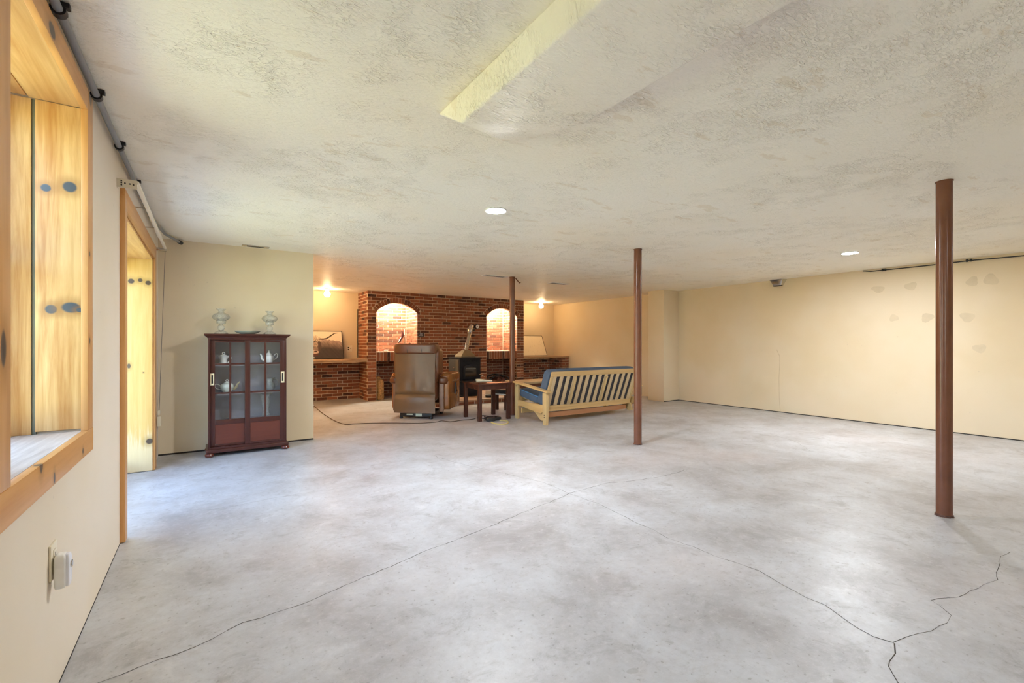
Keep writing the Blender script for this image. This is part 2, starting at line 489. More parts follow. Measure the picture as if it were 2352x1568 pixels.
M_pine_y = wood('pine_level', (.70, .38, .14), (.57, .27, .075), 'y', knots=[(knotp(120, 70), .025, (1, .6, 1)), (knotp(94, 1066), .018, (1, 1, .6)), (knotp(124, 1097), .012, (1, 1, .6)), (knotp(190, 1035), .012, (1, 1, 1))])
M_pine_soffit = wood('pine_head', pine_l, pine_d, 'y')
M_sill = wood('weathered_sill', (.66, .60, .51), (.40, .33, .26), 'y', rough=.75, contrast=1.2)
win = struct_empty('window_1', 'deep pine-cased window set in the left wall', 'window')
cz = XL + .022           # face of the casings
MB().box((XL, WY1, WZ0), (cz, WY1 + .096, WZ1 + .086)).build('side_casing', M_pine_z, win, bevel=.003)
MB().box((XL, WY0 - .096, WZ0), (cz, WY0, WZ1 + .086)).build('side_casing', M_pine_z, win, bevel=.003)
MB().box((XL, WY0, WZ1), (cz, WY1, WZ1 + .086)).build('head_casing', M_pine_y, win, bevel=.003)
MB().box((XL, WY0 - .12, WZ0 - .095), (cz + .001, WY1 + .10, WZ0)).build('apron', M_pine_y, win, bevel=.003)
MB().box((XL - .19, WY0 + .001, WZ0 - .03), (XL + .002, WY1 - .001, WZ0 + .001)).build('sill', M_sill, win, bevel=.002)
# jamb boards, with the seam between the inner board and the outer frame
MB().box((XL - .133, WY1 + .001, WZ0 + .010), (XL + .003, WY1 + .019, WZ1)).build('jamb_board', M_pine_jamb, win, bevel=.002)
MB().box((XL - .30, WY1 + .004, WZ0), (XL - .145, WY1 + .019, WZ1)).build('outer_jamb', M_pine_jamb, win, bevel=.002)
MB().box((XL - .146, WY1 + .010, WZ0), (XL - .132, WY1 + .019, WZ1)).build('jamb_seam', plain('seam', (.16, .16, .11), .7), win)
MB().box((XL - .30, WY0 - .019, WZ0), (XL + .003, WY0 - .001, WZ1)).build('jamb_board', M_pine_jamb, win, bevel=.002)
MB().box((XL - .150, WY0, WZ1 + .001), (XL + .003, WY1, WZ1 + .019)).build('head_board', M_pine_soffit, win, bevel=.002)
MB().box((XL - .30, WY0, WZ1 + .005), (XL - .156, WY1, WZ1 + .019)).build('outer_head', M_pine_soffit, win, bevel=.002)
MB().box((XL - .30, WY0, WZ0 - .03), (XL - .191, WY1, WZ0 - .004)).build('outer_sill', M_sill, win)
sash = MB()
xs0, xs1 = XL - .285, XL - .245
sash.box((xs0, WY0 + .012, WZ0 - .006), (xs1, WY0 + .057, WZ1 - .006)).box((xs0, WY1 - .057, WZ0 - .006), (xs1, WY1 - .012, WZ1 - .006))
sash.box((xs0, WY0 + .057, WZ0 - .006), (xs1, WY1 - .057, WZ0 + .045)).box((xs0, WY0 + .057, WZ1 - .05), (xs1, WY1 - .057, WZ1 - .006))
sash.box((xs0, WY0 + .057, 1.48), (xs1, WY1 - .057, 1.52))
sash.build('sash', plain('sash_wood', (.45, .22, .09), .5), win, bevel=.003)
for z0, z1 in ((WZ0 + .045, 1.48), (1.52, WZ1 - .05)):
    MB().box((XL - .268, WY0 + .057, z0), (XL - .264, WY1 - .057, z1)).build('pane', M_pane, win)

win_fill = struct_empty('window_fill', 'added pine-cased window in the unseen left wall for fill daylight', 'window')  # unseen window added behind the camera for more daylight
a2, b2 = W2
MB().box((XL, b2, WZ0), (cz, b2 + .10, WZ1 + .09)).build('side_casing', M_pine_z, win_fill)
MB().box((XL, a2 - .10, WZ0), (cz, a2, WZ1 + .09)).build('side_casing', M_pine_z, win_fill)
MB().box((XL, a2, WZ1), (cz, b2, WZ1 + .09)).build('head_casing', M_pine_y, win_fill)
MB().box((XL, a2 - .10, WZ0 - .105), (cz, b2 + .10, WZ0)).build('apron', M_pine_y, win_fill)
MB().box((XL - .30, a2, WZ0), (XL, a2 + .015, WZ1)).box((XL - .30, b2 - .015, WZ0), (XL, b2, WZ1)).box((XL - .30, a2 + .015, WZ0), (XL, b2 - .015, WZ0 + .015)).box((XL - .30, a2 + .015, WZ1 - .015), (XL, b2 - .015, WZ1)).build('jamb_lining', M_pine_soffit, win_fill)
MB().box((XL - .28, a2 + .015, 1.48), (XL - .25, b2 - .015, 1.52)).build('sash_rail', bpy.data.materials['sash_wood'], win_fill)
MB().box((XL - .268, a2 + .015, WZ0 + .015), (XL - .264, b2 - .015, 1.48)).build('pane', M_pane, win_fill)
MB().box((XL - .268, a2 + .015, 1.52), (XL - .264, b2 - .015, WZ1 - .015)).build('pane', M_pane, win_fill)

# ------------------------------------------------------------------ patio door
door = struct_empty('door_1', 'wide pine-cased patio door opening to the lawn', 'door')
M_pine_djamb = wood('pine_door_jamb', (.74, .52, .21), (.62, .37, .11), 'z', knots=[(tuple(at_y(302, 646, DY1)), .026, (1, .2, 1)), (tuple(at_y(323, 644, DY1)), .020, (1, .2, 1)), (tuple(at_y(341, 650, DY1)), .024, (1, .2, 1)),
                     (tuple(at_y(344, 1012, DY1)), .030, (1, .2, 1)), (tuple(at_y(297, 840, DY1)), .014, (1, .2, .5)), (tuple(at_y(330, 855, DY1)), .007, (1, .2, 1))], peel=.42)
dcx = XL + .026
MB().box((XL, DY0 - .085, .004), (dcx, DY0, 2.06)).build('side_casing', M_pine_z, door, bevel=.004)
MB().box((XL, DY1, .0), (dcx, DY1 + .11, 2.11)).build('side_casing', M_pine_z, door, bevel=.004)
MB().box((XL, DY0 - .07, DZ1), (dcx - .002, DY1, 2.11)).build('head_casing', M_pine_y, door, bevel=.004)
MB().box((XL - .22, DY1 - .022, .006), (XL + .006, DY1, DZ1)).build('jamb_board', M_pine_djamb, door, bevel=.002)
MB().box((XL - .22, DY0, .006), (XL + .006, DY0 + .02, DZ1)).build('jamb_board', M_pine_djamb, door, bevel=.002)
MB().box((XL - .22, DY0, DZ1 - .022), (XL + .006, DY1, DZ1)).build('head_board', M_pine_soffit, door, bevel=.002)
fr = MB()
M_vinyl = plain('white_vinyl', (.78, .78, .76), .4, var=.03)
ym = (DY0 + DY1) / 2
for (a, b, x) in ((DY0, ym + .04, XL - .26), (ym - .04, DY1, XL - .305)):
    leaf = MB()
    leaf.box((x, a, .02), (x + .035, a + .07, DZ1)).box((x, b - .07, .02), (x + .035, b, DZ1))
    leaf.box((x, a + .07, .02), (x + .035, b - .07, .12)).box((x, a + .07, DZ1 - .08), (x + .035, b - .07, DZ1))
    lf = leaf.build('sliding_leaf', M_vinyl, door, bevel=.003)
    MB().box((x + .014, a + .07, .12), (x + .020, b - .07, DZ1 - .08)).build('pane', M_pane, lf)
MB().box((XL - .32, DY0, -.02), (XL - .20, DY1, .02)).build('threshold', M_steel, door, bevel=.004)
struct(MB().box((-2.6, -8, -.16), (XO - .02, 14, -.06)).build('ground_bounce', plain('bounce_concrete', (.50, .48, .45), .9)), 'added unseen concrete strip outside the door bouncing daylight in', 'patio')  # unseen slab added to bounce neutral daylight up to the ceiling
struct(MB().box((-40, -30, -.30), (-2.6, 40, -.12)).build('ground_lawn', M_lawn), 'green lawn outside the patio door', 'lawn')

# traverse rail of the missing blind over the patio door
rail = thing('blind_rail', 'cream metal blind rail without slats above the patio door', 'blind rail', (XL, 3.43, 2.08))
def loc_mb(o):   # child meshes given in world metres
    return Matrix.Translation(-Vector(o.location))
def wbuild(mb, name, mat, root, **kw):
    """build world-space geometry as a child of an unrotated Empty"""
    off = Vector(root.location)
    mb.v = [tuple(Vector(p) - off) for p in mb.v]
    return mb.build(name, mat, root, **kw)
pl = MB().box((XL, 3.426, 2.078), (XL + .092, 3.430, 2.128)).box((XL, 3.43, 2.078), (XL + .004, 3.47, 2.128))
wbuild(pl, 'end_plate', M_ivory, rail)
for (x, z) in ((.018, 2.115), (.018, 2.104), (.018, 2.092), (.034, 2.104), (.056, 2.103), (.072, 2.101)):
    wbuild(MB().box((XL + x, 3.4245, z - .0035), (XL + x + .007, 3.4265, z + .0035)), 'screw_hole', M_dark, rail)
wbuild(MB().bar((XL + .088, 3.43, 2.118), (XL + .088, 5.62, 2.118), .022, .02), 'rail_bar', M_ivory, rail, bevel=.003)
for y in (4.07, 4.72):
    wbuild(MB().bar((XL + .002, y, 2.125), (XL + .088, y, 2.125), .012, .006).bar((XL + .004, y, 2.07), (XL + .004, y, 2.125), .012, .004), 'bracket', M_steel, rail)
wbuild(MB().box((XL, 5.60, 2.088), (XL + .10, 5.64, 2.118)), 'end_plate', M_steel, rail, bevel=.002)
cpts = [Vector((XL + .088, 5.62, 2.09)).lerp(Vector((XL + .02, 5.93, .47)), i / 12) for i in range(13)]
wbuild(MB().tube(cpts, .0022, 6), 'pull_cord', plain('cord', (.16, .14, .12), .8), rail)
wbuild(MB().box((XL + .004, 5.905, .34), (XL + .036, 5.955, .44)).box((XL + .008, 5.915, .455), (XL + .03, 5.945, .50)), 'cord_tensioner', M_ivory, rail, bevel=.004)

# conduit along the ceiling corner
cd = thing('conduit_pipe', 'grey conduit pipe with black clamps along the window wall top', 'conduit', (XL + .03, 0, H - .03))
cx, czv = XL + .026, H - .030
wbuild(MB().tube([(cx, YN + .05, czv), (cx, 2.0, czv), (cx, 5.0, czv), (cx + .06, 5.7, czv), (cx + .16, 6.05, czv)], .0135, 12), 'pipe', M_conduit, cd, smooth=True)
for px, py in ((135, 42), (222, 222), (274, 338), (312, 412)):
    r = ray(px, py); y = r.y * (cx / r.x)
    wbuild(MB().tube([(cx, y - .014, czv), (cx, y + .014, czv)], .021, 12).box((cx + .0, y - .012, czv + .012), (cx + .028, y + .012, H - .003)), 'clamp', M_black, cd, smooth=True)
wbuild(MB().tube([(cx + .155, 6.03, czv), (cx + .172, 6.09, czv)], .02, 12), 'end_cap', plain('dark_cap', (.07, .075, .07), .6), cd, smooth=True)

# outlet plate with a plug-in device low on the window wall
op = thing('outlet', 'ivory duplex outlet plate low on the wall under the window', 'outlet', (XL, 2.115, .46))
wbuild(MB().box((XL, 2.078, .402), (XL + .007, 2.152, .520)), 'plate', M_ivory, op, bevel=.003)
for z in (.485, .435):
    wbuild(MB().box((XL + .006, 2.10, z - .014), (XL + .0095, 2.13, z + .014)), 'socket', M_ivory, op, bevel=.003)
    for dy in (-.006, .006):
        wbuild(MB().box((XL + .009, 2.115 + dy - .0012, z - .004), (XL + .0098, 2.115 + dy + .0012, z + .006)), 'slot', M_dark, op)
wbuild(MB().tube([(XL + .006, 2.115, .46), (XL + .0088, 2.115, .46)], .003, 8), 'screw', M_steel, op)
nl = thing('air_freshener', 'white plug-in device with a round grille on the wall outlet', 'plug-in device', (XL + .03, 2.13, .39))
wbuild(MB().puff((.030, .046, .114), (XL + .026, 2.100, .428), 6, 8), 'body', M_white, nl, smooth=True)
wbuild(MB().puff((.016, .038, .108), (XL + .042, 2.102, .428), 5, 8), 'front_cover', plain('pale_plastic', (.76, .77, .84), .3, var=.03), nl, smooth=True)
wbuild(MB().tube([(XL + .047, 2.102, .445), (XL + .053, 2.102, .445)], .012, 16), 'grille', M_chrome, nl, smooth=True)
wbuild(MB().tube([(XL + .052, 2.102, .445), (XL + .0545, 2.102, .445)], .008, 16), 'button', plain('pale_grey', (.5, .5, .55), .4), nl, smooth=True)
wbuild(MB().box((XL + .0098, 2.106, .43), (XL + .02, 2.122, .445)), 'plug', M_white, nl)

# ------------------------------------------------------------------ lamps, ceiling things
M_led_fill = emit('led_disc_fill', (.93, .96, 1.0), DOWNLIGHT_E * .30)
M_led = emit('led_disc', (.93, .96, 1.0), DOWNLIGHT_E)
def downlight(x, y, label, mat=None):
    t = thing('downlight', label, 'downlight', (x, y, H), group='round LED downlights in the ceiling')
    MB().lathe([(.078, -.001), (.092, -.001), (.092, -.006), (.086, -.011), (.078, -.008)], 32).build('trim_ring', M_white, t, smooth=True)
    MB().lathe([(.0, -.0095), (.079, -.0085), (.079, -.002), (.0, -.002)], 32).build('lens', mat or M_led, t)
    return t
downlight(2.01, 3.27, 'lit round downlight in the ceiling between cabinet and futon')
downlight(6.55, 2.39, 'lit round downlight in the ceiling towards the long bare wall')
downlight(2.3, -1.5, 'added fill downlight in the ceiling behind the window bay, out of view', M_led_fill)  # this and the next: unseen downlights added to brighten the room
downlight(6.55, -1.5, 'added fill downlight in the ceiling at the unseen near end of the room', M_led_fill)

M_bulb = emit('warm_globe', (1.0, .68, .36), BULB_E)
M_bulb_fill = emit('warm_globe_fill', (1.0, .60, .26), 420.0)
def globe(x, y, label, mat=None):
    t = thing('globe_lamp', label, 'lamp', (x, y, H), group='bare globe bulbs over the shelves')
    MB().lathe([(.0, 0), (.055, 0), (.058, -.012), (.045, -.03), (.03, -.038), (.0, -.038)], 24).build('lamp_holder', M_white, t, smooth=True)
    MB().lathe([(.0, -.036), (.024, -.04), (.034, -.055), (.054, -.08), (.062, -.11), (.055, -.14), (.034, -.163), (.0, -.17)], 24).build('bulb', mat or M_bulb, t, smooth=True)
globe(2.02, 9.78, 'bare globe bulb over the shelf with the cow picture')
globe(.15, 8.1, 'added unseen globe bulb in the alcove behind the partition', M_bulb_fill)  # hidden warm bulb added to warm the floor of the back room
globe(7.39, 9.72, 'bare globe bulb over the shelf with the white board')

def register(name, x0, x1, y0, y1, label, metal):
    t = thing(name, label, 'vent', ((x0 + x1) / 2, (y0 + y1) / 2, H))
    w, d = (x1 - x0) / 2, (y1 - y0) / 2
    fr = MB().box((-w, -d, -.008), (w, -d + .018, 0)).box((-w, d - .018, -.008), (w, d, 0)).box((-w, -d + .018, -.008), (-w + .05, d - .018, 0)).box((w - .05, -d + .018, -.008), (w, d - .018, 0))
    fr.build('frame', metal, t, bevel=.002)
    MB().box((-w + .05, -d + .018, -.0065), (w - .05, d - .018, -.0005)).build('duct_opening', M_dark, t)
    n = 3
    for k in range(n):
        y = -d + .018 + (2 * d - .036) * (k + .5) / n
        MB().bar((-w + .05, y, -.007), (w - .05, y, -.007), .003, .002).build('louvre', metal, t)
    return t
register('floor_register', 3.715, 4.165, 6.37, 6.50, 'white ceiling vent beside the top of the bracketed post', M_white)
register('floor_register', 5.175, 5.61, 6.50, 6.64, 'white ceiling vent in front of the white board corner', M_white)
register('floor_register', .325, .60, 5.95, 6.045, 'grey ceiling vent above the glazed cabinet', M_steel)
for o in COL.objects:
    if o.name.startswith('floor_register'): o.name = o.name.replace('floor_register', 'ceiling_vent')

# metal scoop lamp at the top of the long wall, cable with clips
sc_ = thing('scoop_light', 'dull chrome scoop fixture high on the long bare wall', 'wall light', (XR, 4.08, 2.25))
pr = MB()
T = [(XR, 4.225, H - .002), (XR, 3.935, H - .002), (XR - .10, 3.97, H - .002), (XR - .10, 4.19, H - .002)]
B = [(XR, 4.165, 2.195), (XR, 4.0, 2.195), (XR - .055, 4.02, 2.195), (XR - .055, 4.145, 2.195)]
pr.add(T + B, [(0,1,2,3), (4,7,6,5), (0,4,5,1), (1,5,6,2), (2,6,7,3), (3,7,4,0)])
wbuild(pr, 'hood', M_chrome, sc_, bevel=.008, seg=3)
wbuild(MB().box((XR - .058, 4.015, 2.186), (XR, 4.15, 2.196)), 'rim', M_black, sc_)
wc = thing('clipped_cable', 'black cable clipped along the top of the long bare wall', 'cable', (XR - .01, 2, H - .03))
cab = [at_x(px, py, XR - .012) for px, py in ((1982, 621), (2000, 623), (2040, 619), (2145, 608), (2240, 597), (2352, 587), (2480, 573))]
for p in cab: p.z = min(p.z, H - .012)
wbuild(MB().tube(cab, .007, 8), 'cable', M_black, wc, smooth=True)
for px, py in ((2027, 619.5), (2033, 619), (2221, 598), (2230, 597)):
    p = at_x(px, py, XR - .012)
    wbuild(MB().box((XR - .022, p.y - .01, p.z - .02), (XR, p.y + .01, min(p.z + .016, H - .001))), 'clip', M_black, wc, bevel=.003)

# ------------------------------------------------------------------ support posts
def post(x, y, r, label, bracket=False):
    t = thing('support_post', label, 'post', (x, y, 0), group='brown steel posts in a row')
    MB().lathe([(r, .0), (r, H - .004)], 32).build('shaft', M_post, t, smooth=True)
    MB().lathe([(r + .006, 0), (r + .004, .006), (r + .001, .014), (r - .002, .014)], 40, wob=lambda i, a: 1 + .05 * math.sin(7 * a + 2 * i) + .03 * math.sin(13 * a)).build('rough_footing', plain('rust', (.10, .045, .03), .8, var=.4, scale=40), t, smooth=True)
    MB().lathe([(0, H - .006), (r + .004, H - .006), (r + .004, H), (0, H)], 24).build('cap_plate', M_post, t)
    if bracket:
        MB().bar((r, -.03, H - .02), (r + .07, -.05, H - .10), .03, .006).bar((r + .07, -.05, H - .10), (r + .085, -.05, H - .085), .03, .006).build('bent_bracket', M_post, t)
post(4.224, .984, .0445, 'brown steel post standing alone on open concrete near the cracks')
post(4.231, 3.687, .0445, 'brown steel post in front of the wooden futon end')
post(4.237, 6.37, .0445, 'brown steel post with a bent bracket beside the small table', True)

# ------------------------------------------------------------------ brickwork
CH = H / 34              # course height
JT = .0125               # joint
BL = .213                # stretcher module
_bc = {}
def brick_mesh(w, h, d):
    """front face at local y=0 looking to -y, centred on x and z, chamfered edges"""
    key = (round(w, 3), round(h, 3), round(d, 3))
    if key not in _bc:
        c = .004
        x, z = w / 2, h / 2
        v = [(-x, c, -z), (x, c, -z), (x, c, z), (-x, c, z), (-x + c, 0, -z + c), (x - c, 0, -z + c), (x - c, 0, z - c), (-x + c, 0, z - c),
             (-x, d, -z), (x, d, -z), (x, d, z), (-x, d, z)]
        f = [(4, 5, 6, 7), (0, 1, 5, 4), (1, 2, 6, 5), (2, 3, 7, 6), (3, 0, 4, 7), (8, 9, 1, 0), (9, 10, 2, 1), (10, 11, 3, 2), (11, 8, 0, 3)]
        _bc[key] = MB().add(v, f).mesh('brick', M_brick)
    return _bc[key]
def face_matrix(p, facing):
    """facing: '-y', '-x', '+x'"""
    rz = {'-y': 0, '-x': R(-90), '+x': R(90)}[facing]
    return Matrix.Translation(p) @ Matrix.Rotation(rz, 4, 'Z')
brng = random.Random(3)
def lay(parent, name, p, w, h, facing, d=.06, rot=0.0):
    proud = brng.uniform(-.0018, .0018)
    n = {'-y': Vector((0, -1, 0)), '-x': Vector((-1, 0, 0)), '+x': Vector((1, 0, 0))}[facing]
    o = bpy.data.objects.new(name, brick_mesh(w, h, d))
    COL.objects.link(o); o.parent = parent
    o.matrix_local = face_matrix(Vector(p) + n * proud, facing) @ Matrix.Rotation(rot + brng.uniform(-.002, .002), 4, 'Y')
    return o
def bond_row(a, b, k, shift=0.0):
    """running-bond pieces of a course between a and b"""
    if b - a < .25:
        return [(a, b)] if k % 2 == 0 else [(a, (a + b) / 2), ((a + b) / 2, b)]
    out = []; x = a - (BL * (.5 if k % 2 else 0) + shift % BL)
    while x < b - 1e-6:
        s, e = max(x, a), min(x + BL, b)
        if e - s > .035: out.append([s, e])
        elif out and e - s > 0: out[-1][1] = e
        x += BL
    if out: out[0][0] = a
    return [tuple(p) for p in out]

FX0, FX1 = 2.773, 6.741
NICHES = ((2.964, 3.861), (5.642, 6.530))
LZ, SZ, SPR = 12 * CH, 15 * CH, 1.862
RISE = .205
NB = 10.25               # back of niches
# --- the front
wf = struct_empty('wall_fireplace', 'red brick fireplace wall with two arched niches', 'brick wall')
mort = MB()
ym0 = YB + .008
mort.box((FX0 + .006, ym0, 0), (NICHES[0][0], YW, H)).box((NICHES[0][1], ym0, 0), (NICHES[1][0], YW, H)).box((NICHES[1][1], ym0, 0), (FX1 - .006, YW, H))
for a, b in NICHES:
    c, hw = (a + b) / 2, (b - a) / 2
    Ra = (hw * hw + RISE * RISE) / (2 * RISE); ca = SPR + RISE - Ra
    arc = [(c + hw * (-1 + 2 * i / 24), ca + math.sqrt(max(0, Ra * Ra - (hw * (-1 + 2 * i / 24)) ** 2))) for i in range(25)]
    for (p, q) in zip(arc, arc[1:]):
        mort.prism([p, q, (q[0], H), (p[0], H)], 'y', ym0, YB + .11)
    mort.box((a, ym0, LZ + .012), (b, NB + .01, SZ))          # floor of the niche / lintel
    mort.box((a, NB + .01, 0), (b, YW, H))
    mort.box((a, YB + .11, H - .05), (b, NB + .01, H))
mort.build('mortar', M_mortar, wf)
singles, rest = [], []
for k in range(34):
    z0, z1 = k * CH, (k + 1) * CH; zm = (z0 + z1) / 2
    if zm < SPR:
        spans = [(FX0, NICHES[0][0]), (NICHES[0][1], NICHES[1][0]), (NICHES[1][1], FX1)]
        for i, (a, b) in enumerate(spans):
            for s, e in bond_row(a, b, k, .03 * (i == 1)):
                singles.append((s, e, z0, z1))
    else:
        for s, e in bond_row(FX0, FX1, k, .03):
            lows = []
            for j in range(9):
                x = s + (e - s) * j / 8; lo = z0 + JT / 2
                for a, b in NICHES:
                    c, hw = (a + b) / 2, (b - a) / 2
                    Ra = (hw * hw + RISE * RISE) / (2 * RISE); ca = SPR + RISE - Ra; Ro = Ra + .115
                    if abs(x - c) < min(Ro, hw + .085): lo = max(lo, ca + math.sqrt(Ro * Ro - (x - c) ** 2))
                lows.append((x, lo))
            if max(l for _, l in lows) <= z0 + JT / 2 + 1e-5: singles.append((s, e, z0, z1))
            else: rest.append((s, e, z1, lows))
def hidden_rank(b):      # those behind the recliner, table and stove come last
    x, z = (b[0] + b[1]) / 2, (b[2] + b[3]) / 2
    return 1 if (z < .9 and 3.9 < x < 5.1) or (3.1 < x < 4.4 and z < 1.15) else 0
singles.sort(key=lambda b: (hidden_rank(b), -(b[1] - b[0] > .1), b[0]))
for (s, e, z0, z1) in singles[:300]:
    lay(wf, 'brick', ((s + e) / 2, YB, (z0 + z1) / 2), e - s - JT, CH - JT, '-y')
ms = MB()
for (s, e, z0, z1) in singles[300:]:
    me = brick_mesh(e - s - JT, CH - JT, .06)
    ms.add([v.co for v in me.vertices], [tuple(p.vertices) for p in me.polygons], Matrix.Translation(((s + e) / 2, YB + brng.uniform(-.002, .002), (z0 + z1) / 2)))
for (s, e, z1, lows) in rest:      # bricks cut to the arch
    run = []
    for (x, lo) in lows + [(None, 9)]:
        if x is not None and lo < z1 - JT / 2 - .008: run.append((x, lo)); continue
        if len(run) > 1:
            xs = [min(max(p[0], s + JT / 2), e - JT / 2) for p in run]
            poly = [(xx, p[1]) for xx, p in zip(xs, run)] + [(xs[-1], z1 - JT / 2), (xs[0], z1 - JT / 2)]
            ms.prism(poly, 'y', YB, YB + .05)
        run = []
mo = ms.build('brick_remainder', M_brick, wf); mo['kind'] = 'stuff'
for a, b in NICHES:
    c, hw = (a + b) / 2, (b - a) / 2
    Ra = (hw * hw + RISE * RISE) / (2 * RISE); ca = SPR + RISE - Ra
    half = math.asin(hw / Ra); n = 17
    for i in range(n):
        t = -half + 2 * half * (i + .5) / n
        rm = Ra + .054
        lay(wf, 'arch_brick', (c + rm * math.sin(t), YB - .004, ca + rm * math.cos(t)), 2 * half / n * (Ra + .05) - .011, .104, '-y', .10, t)
    n = 12
    for i in range(n):
        w = (b - a) / n
        lay(wf, 'lintel_brick', (a + w * (i + .5), YB, (LZ + SZ) / 2 + .004), w - JT, SZ - LZ - .012, '-y')
    MB().box((a - .05, YB + .015, LZ - .002), (b + .05, YB + .10, LZ + .010)).build('lintel_bar', M_black, wf)
# --- inside the niches
for ni, (a, b) in enumerate(NICHES):
    wn_ = struct_empty('wall_niche_%s' % ('left' if ni == 0 else 'right'), ('brick recess holding the bird ornament' if ni == 0 else 'brick recess beside the white board shelf') + ', arched niche above an open wood store', 'brick wall')
    for k in range(34):
        z0 = k * CH; zm = z0 + CH / 2
        if LZ < zm < SZ: continue
        if zm > 2.24: continue
        for s, e in bond_row(a + .012, b - .012, k + ni, .08):
            lay(wn_, 'brick', ((s + e) / 2, NB, zm), e - s - JT, CH - JT, '-y', .012)
        for s, e in bond_row(YB + .02, NB - .004, k + 1, .03):
            lay(wn_, 'brick', (b - .008, (s + e) / 2, zm), e - s - JT, CH - JT, '-x', .008)
# --- left return of the fireplace, facing the cow-picture shelf
wr = struct_empty('wall_return', 'side face of the brick fireplace beside the cow picture', 'brick wall')
for k in range(34):
    zm = (k + .5) * CH
    for s, e in bond_row(YB + .0615, YW, k + 1, .05):
        lay(wr, 'brick', (FX0, (s + e) / 2, zm), e - s - JT, CH - JT, '-x', .006)
    if k % 2: lay(wr, 'brick', (FX0, YB + .031, zm), .05, CH - JT, '-x', .006)
# --- half walls under the shelves
HW = 10.22
def half_wall(name, a, b, lay_from, label, pier=None):
    w = struct_empty(name, label, 'brick wall')
    m = MB().box((a, HW + .008, 0), (b, YW, .80))
    if pier: m.box((pier[0] + .008, YB + .05, 0), (pier[1], HW + .008, .80))
    m.build('mortar', M_mortar, w)
    for k in range(12):
        zm = (k + .5) * CH
        for s, e in bond_row(max(a, lay_from), b if not pier else pier[0], k, .02):
            lay(w, 'brick', ((s + e) / 2, HW, zm), e - s - JT, CH - JT, '-y')
        if pier:
            for s, e in bond_row(YB + .04, HW, k, .07):
                lay(w, 'brick', (pier[0], (s + e) / 2, zm), e - s - JT, CH - JT, '-x', .05)
            for s, e in bond_row(pier[0] + .0, pier[1], k):
                lay(w, 'brick', ((s + e) / 2, YB + .042, zm), e - s - JT, CH - JT, '-y', .02)
half_wall('wall_half_left', XL, FX0, XL, 'low red brick wall under the cow-picture shelf')
half_wall('wall_half_right', FX1, 8.05, FX1, 'low red brick wall under the white-board shelf', (8.05, XR))

# live-edge shelves
M_slab = wood('live_edge_slab', (.58, .40, .24), (.28, .15, .075), 'x', rough=.5, contrast=1.3)
def slab(name, a, b, z0, z1, label, seed):
    rnd = random.Random(seed)
    n = 46; m = MB()
    top, bot = [], []
    for i in range(n + 1):
        x = a + (b - a) * i / n
        e1 = YB + .02 + .018 * noise.noise(Vector((x * 3.1, seed, 0))) + .008 * noise.noise(Vector((x * 13, seed, 2)))
        e2 = YB + .045 + .03 * noise.noise(Vector((x * 4.3, seed, 5))) + .012 * noise.noise(Vector((x * 17, seed, 7)))
        zb = z0 + .012 * noise.noise(Vector((x * 5, seed, 9)))
        top.append((x, e1, zb, e2))
    vs_, fs = [], []
    for (x, e1, zb, e2) in top:
        vs_ += [(x, e1, z1), (x, e1 - .006, z1 - .02), (x, e2, zb), (x, YW, zb), (x, YW, z1)]
    for i in range(n):
        o = i * 5
        for j in range(5):
            fs.append((o + j, o + (j + 1) % 5, o + 5 + (j + 1) % 5, o + 5 + j))
    fs.append((4, 3, 2, 1, 0)); fs.append(tuple(n * 5 + j for j in range(5)))
    m.add(vs_, fs)
    return tag(m.build(name, M_slab, smooth=True), label, 'shelf')
slab('live_edge_shelf', XL + .003, FX0 - .003, .802, .872, 'live-edge wooden shelf slab carrying the cow picture', 2)
slab('live_edge_shelf', FX1 + .003, XR - .003, .802, .860, 'live-edge wooden shelf slab carrying the white board', 5)

# warm bulbs hidden at the top of the niches
M_nb = emit('niche_bulb', (1.0, .88, .66), NICHE_E)
for ni, (a, b) in enumerate(NICHES):
    t = thing('niche_lamp', ('warm bulb hidden above the arch over the bird ornament', 'warm bulb hidden above the arch of the empty niche')[ni], 'lamp', ((a + b) / 2, YB + .24, H - .05), group='bulbs inside the arched niches')
    MB().lathe([(0, 0), (.04, 0), (.04, -.02), (.02, -.03), (0, -.03)], 16).build('lamp_holder', M_white, t, smooth=True)
    MB().lathe([(0, -.028), (.018, -.03), (.034, -.055), (.036, -.075), (.022, -.10), (0, -.108)], 16).build('bulb', M_nb, t, smooth=True)


# ------------------------------------------------------------------ glazed cabinet
M_mahog = wood('mahogany', (.075, .020, .013), (.045, .013, .010), 'z', rough=.28, contrast=.8)
M_mahog2 = wood('mahogany_panel', (.14, .036, .022), (.10, .026, .017), 'x', rough=.25, contrast=.7)
M_inside = plain('cabinet_inside', (.26, .24, .27), .6, var=.08)
CX0, CX1, CY0, CY1 = .008, .748, 5.735, 6.085
cab_t = thing('display_cabinet', 'dark red wooden cabinet with sliding glazed doors on bun feet', 'cabinet', (.384, 5.93, 0))
def cb(mb, name, mat, parent=None, **kw):
    off = Vector(cab_t.location)
    mb.v = [tuple(Vector(p) - off) for p in mb.v]
    return mb.build(name, mat, parent or cab_t, **kw)
ZB, ZT = .078, 1.245
cb(MB().box((CX0, CY0, ZB), (CX0 + .02, CY1, ZT)), 'side_panel', M_mahog, bevel=.002)
cb(MB().box((CX1 - .02, CY0, ZB), (CX1, CY1, ZT)), 'side_panel', M_mahog, bevel=.002)
cb(MB().box((CX0 + .02, CY1 - .012, ZB), (CX1 - .02, CY1, ZT)), 'back_panel', M_inside)
cb(MB().box((CX0 + .02, CY0, ZB), (CX1 - .02, CY1 - .012, ZB + .02)), 'bottom_board', M_mahog)
cb(MB().box((CX0 + .02, CY0, ZT - .018), (CX1 - .02, CY1 - .012, ZT)), 'top_rail', M_mahog)
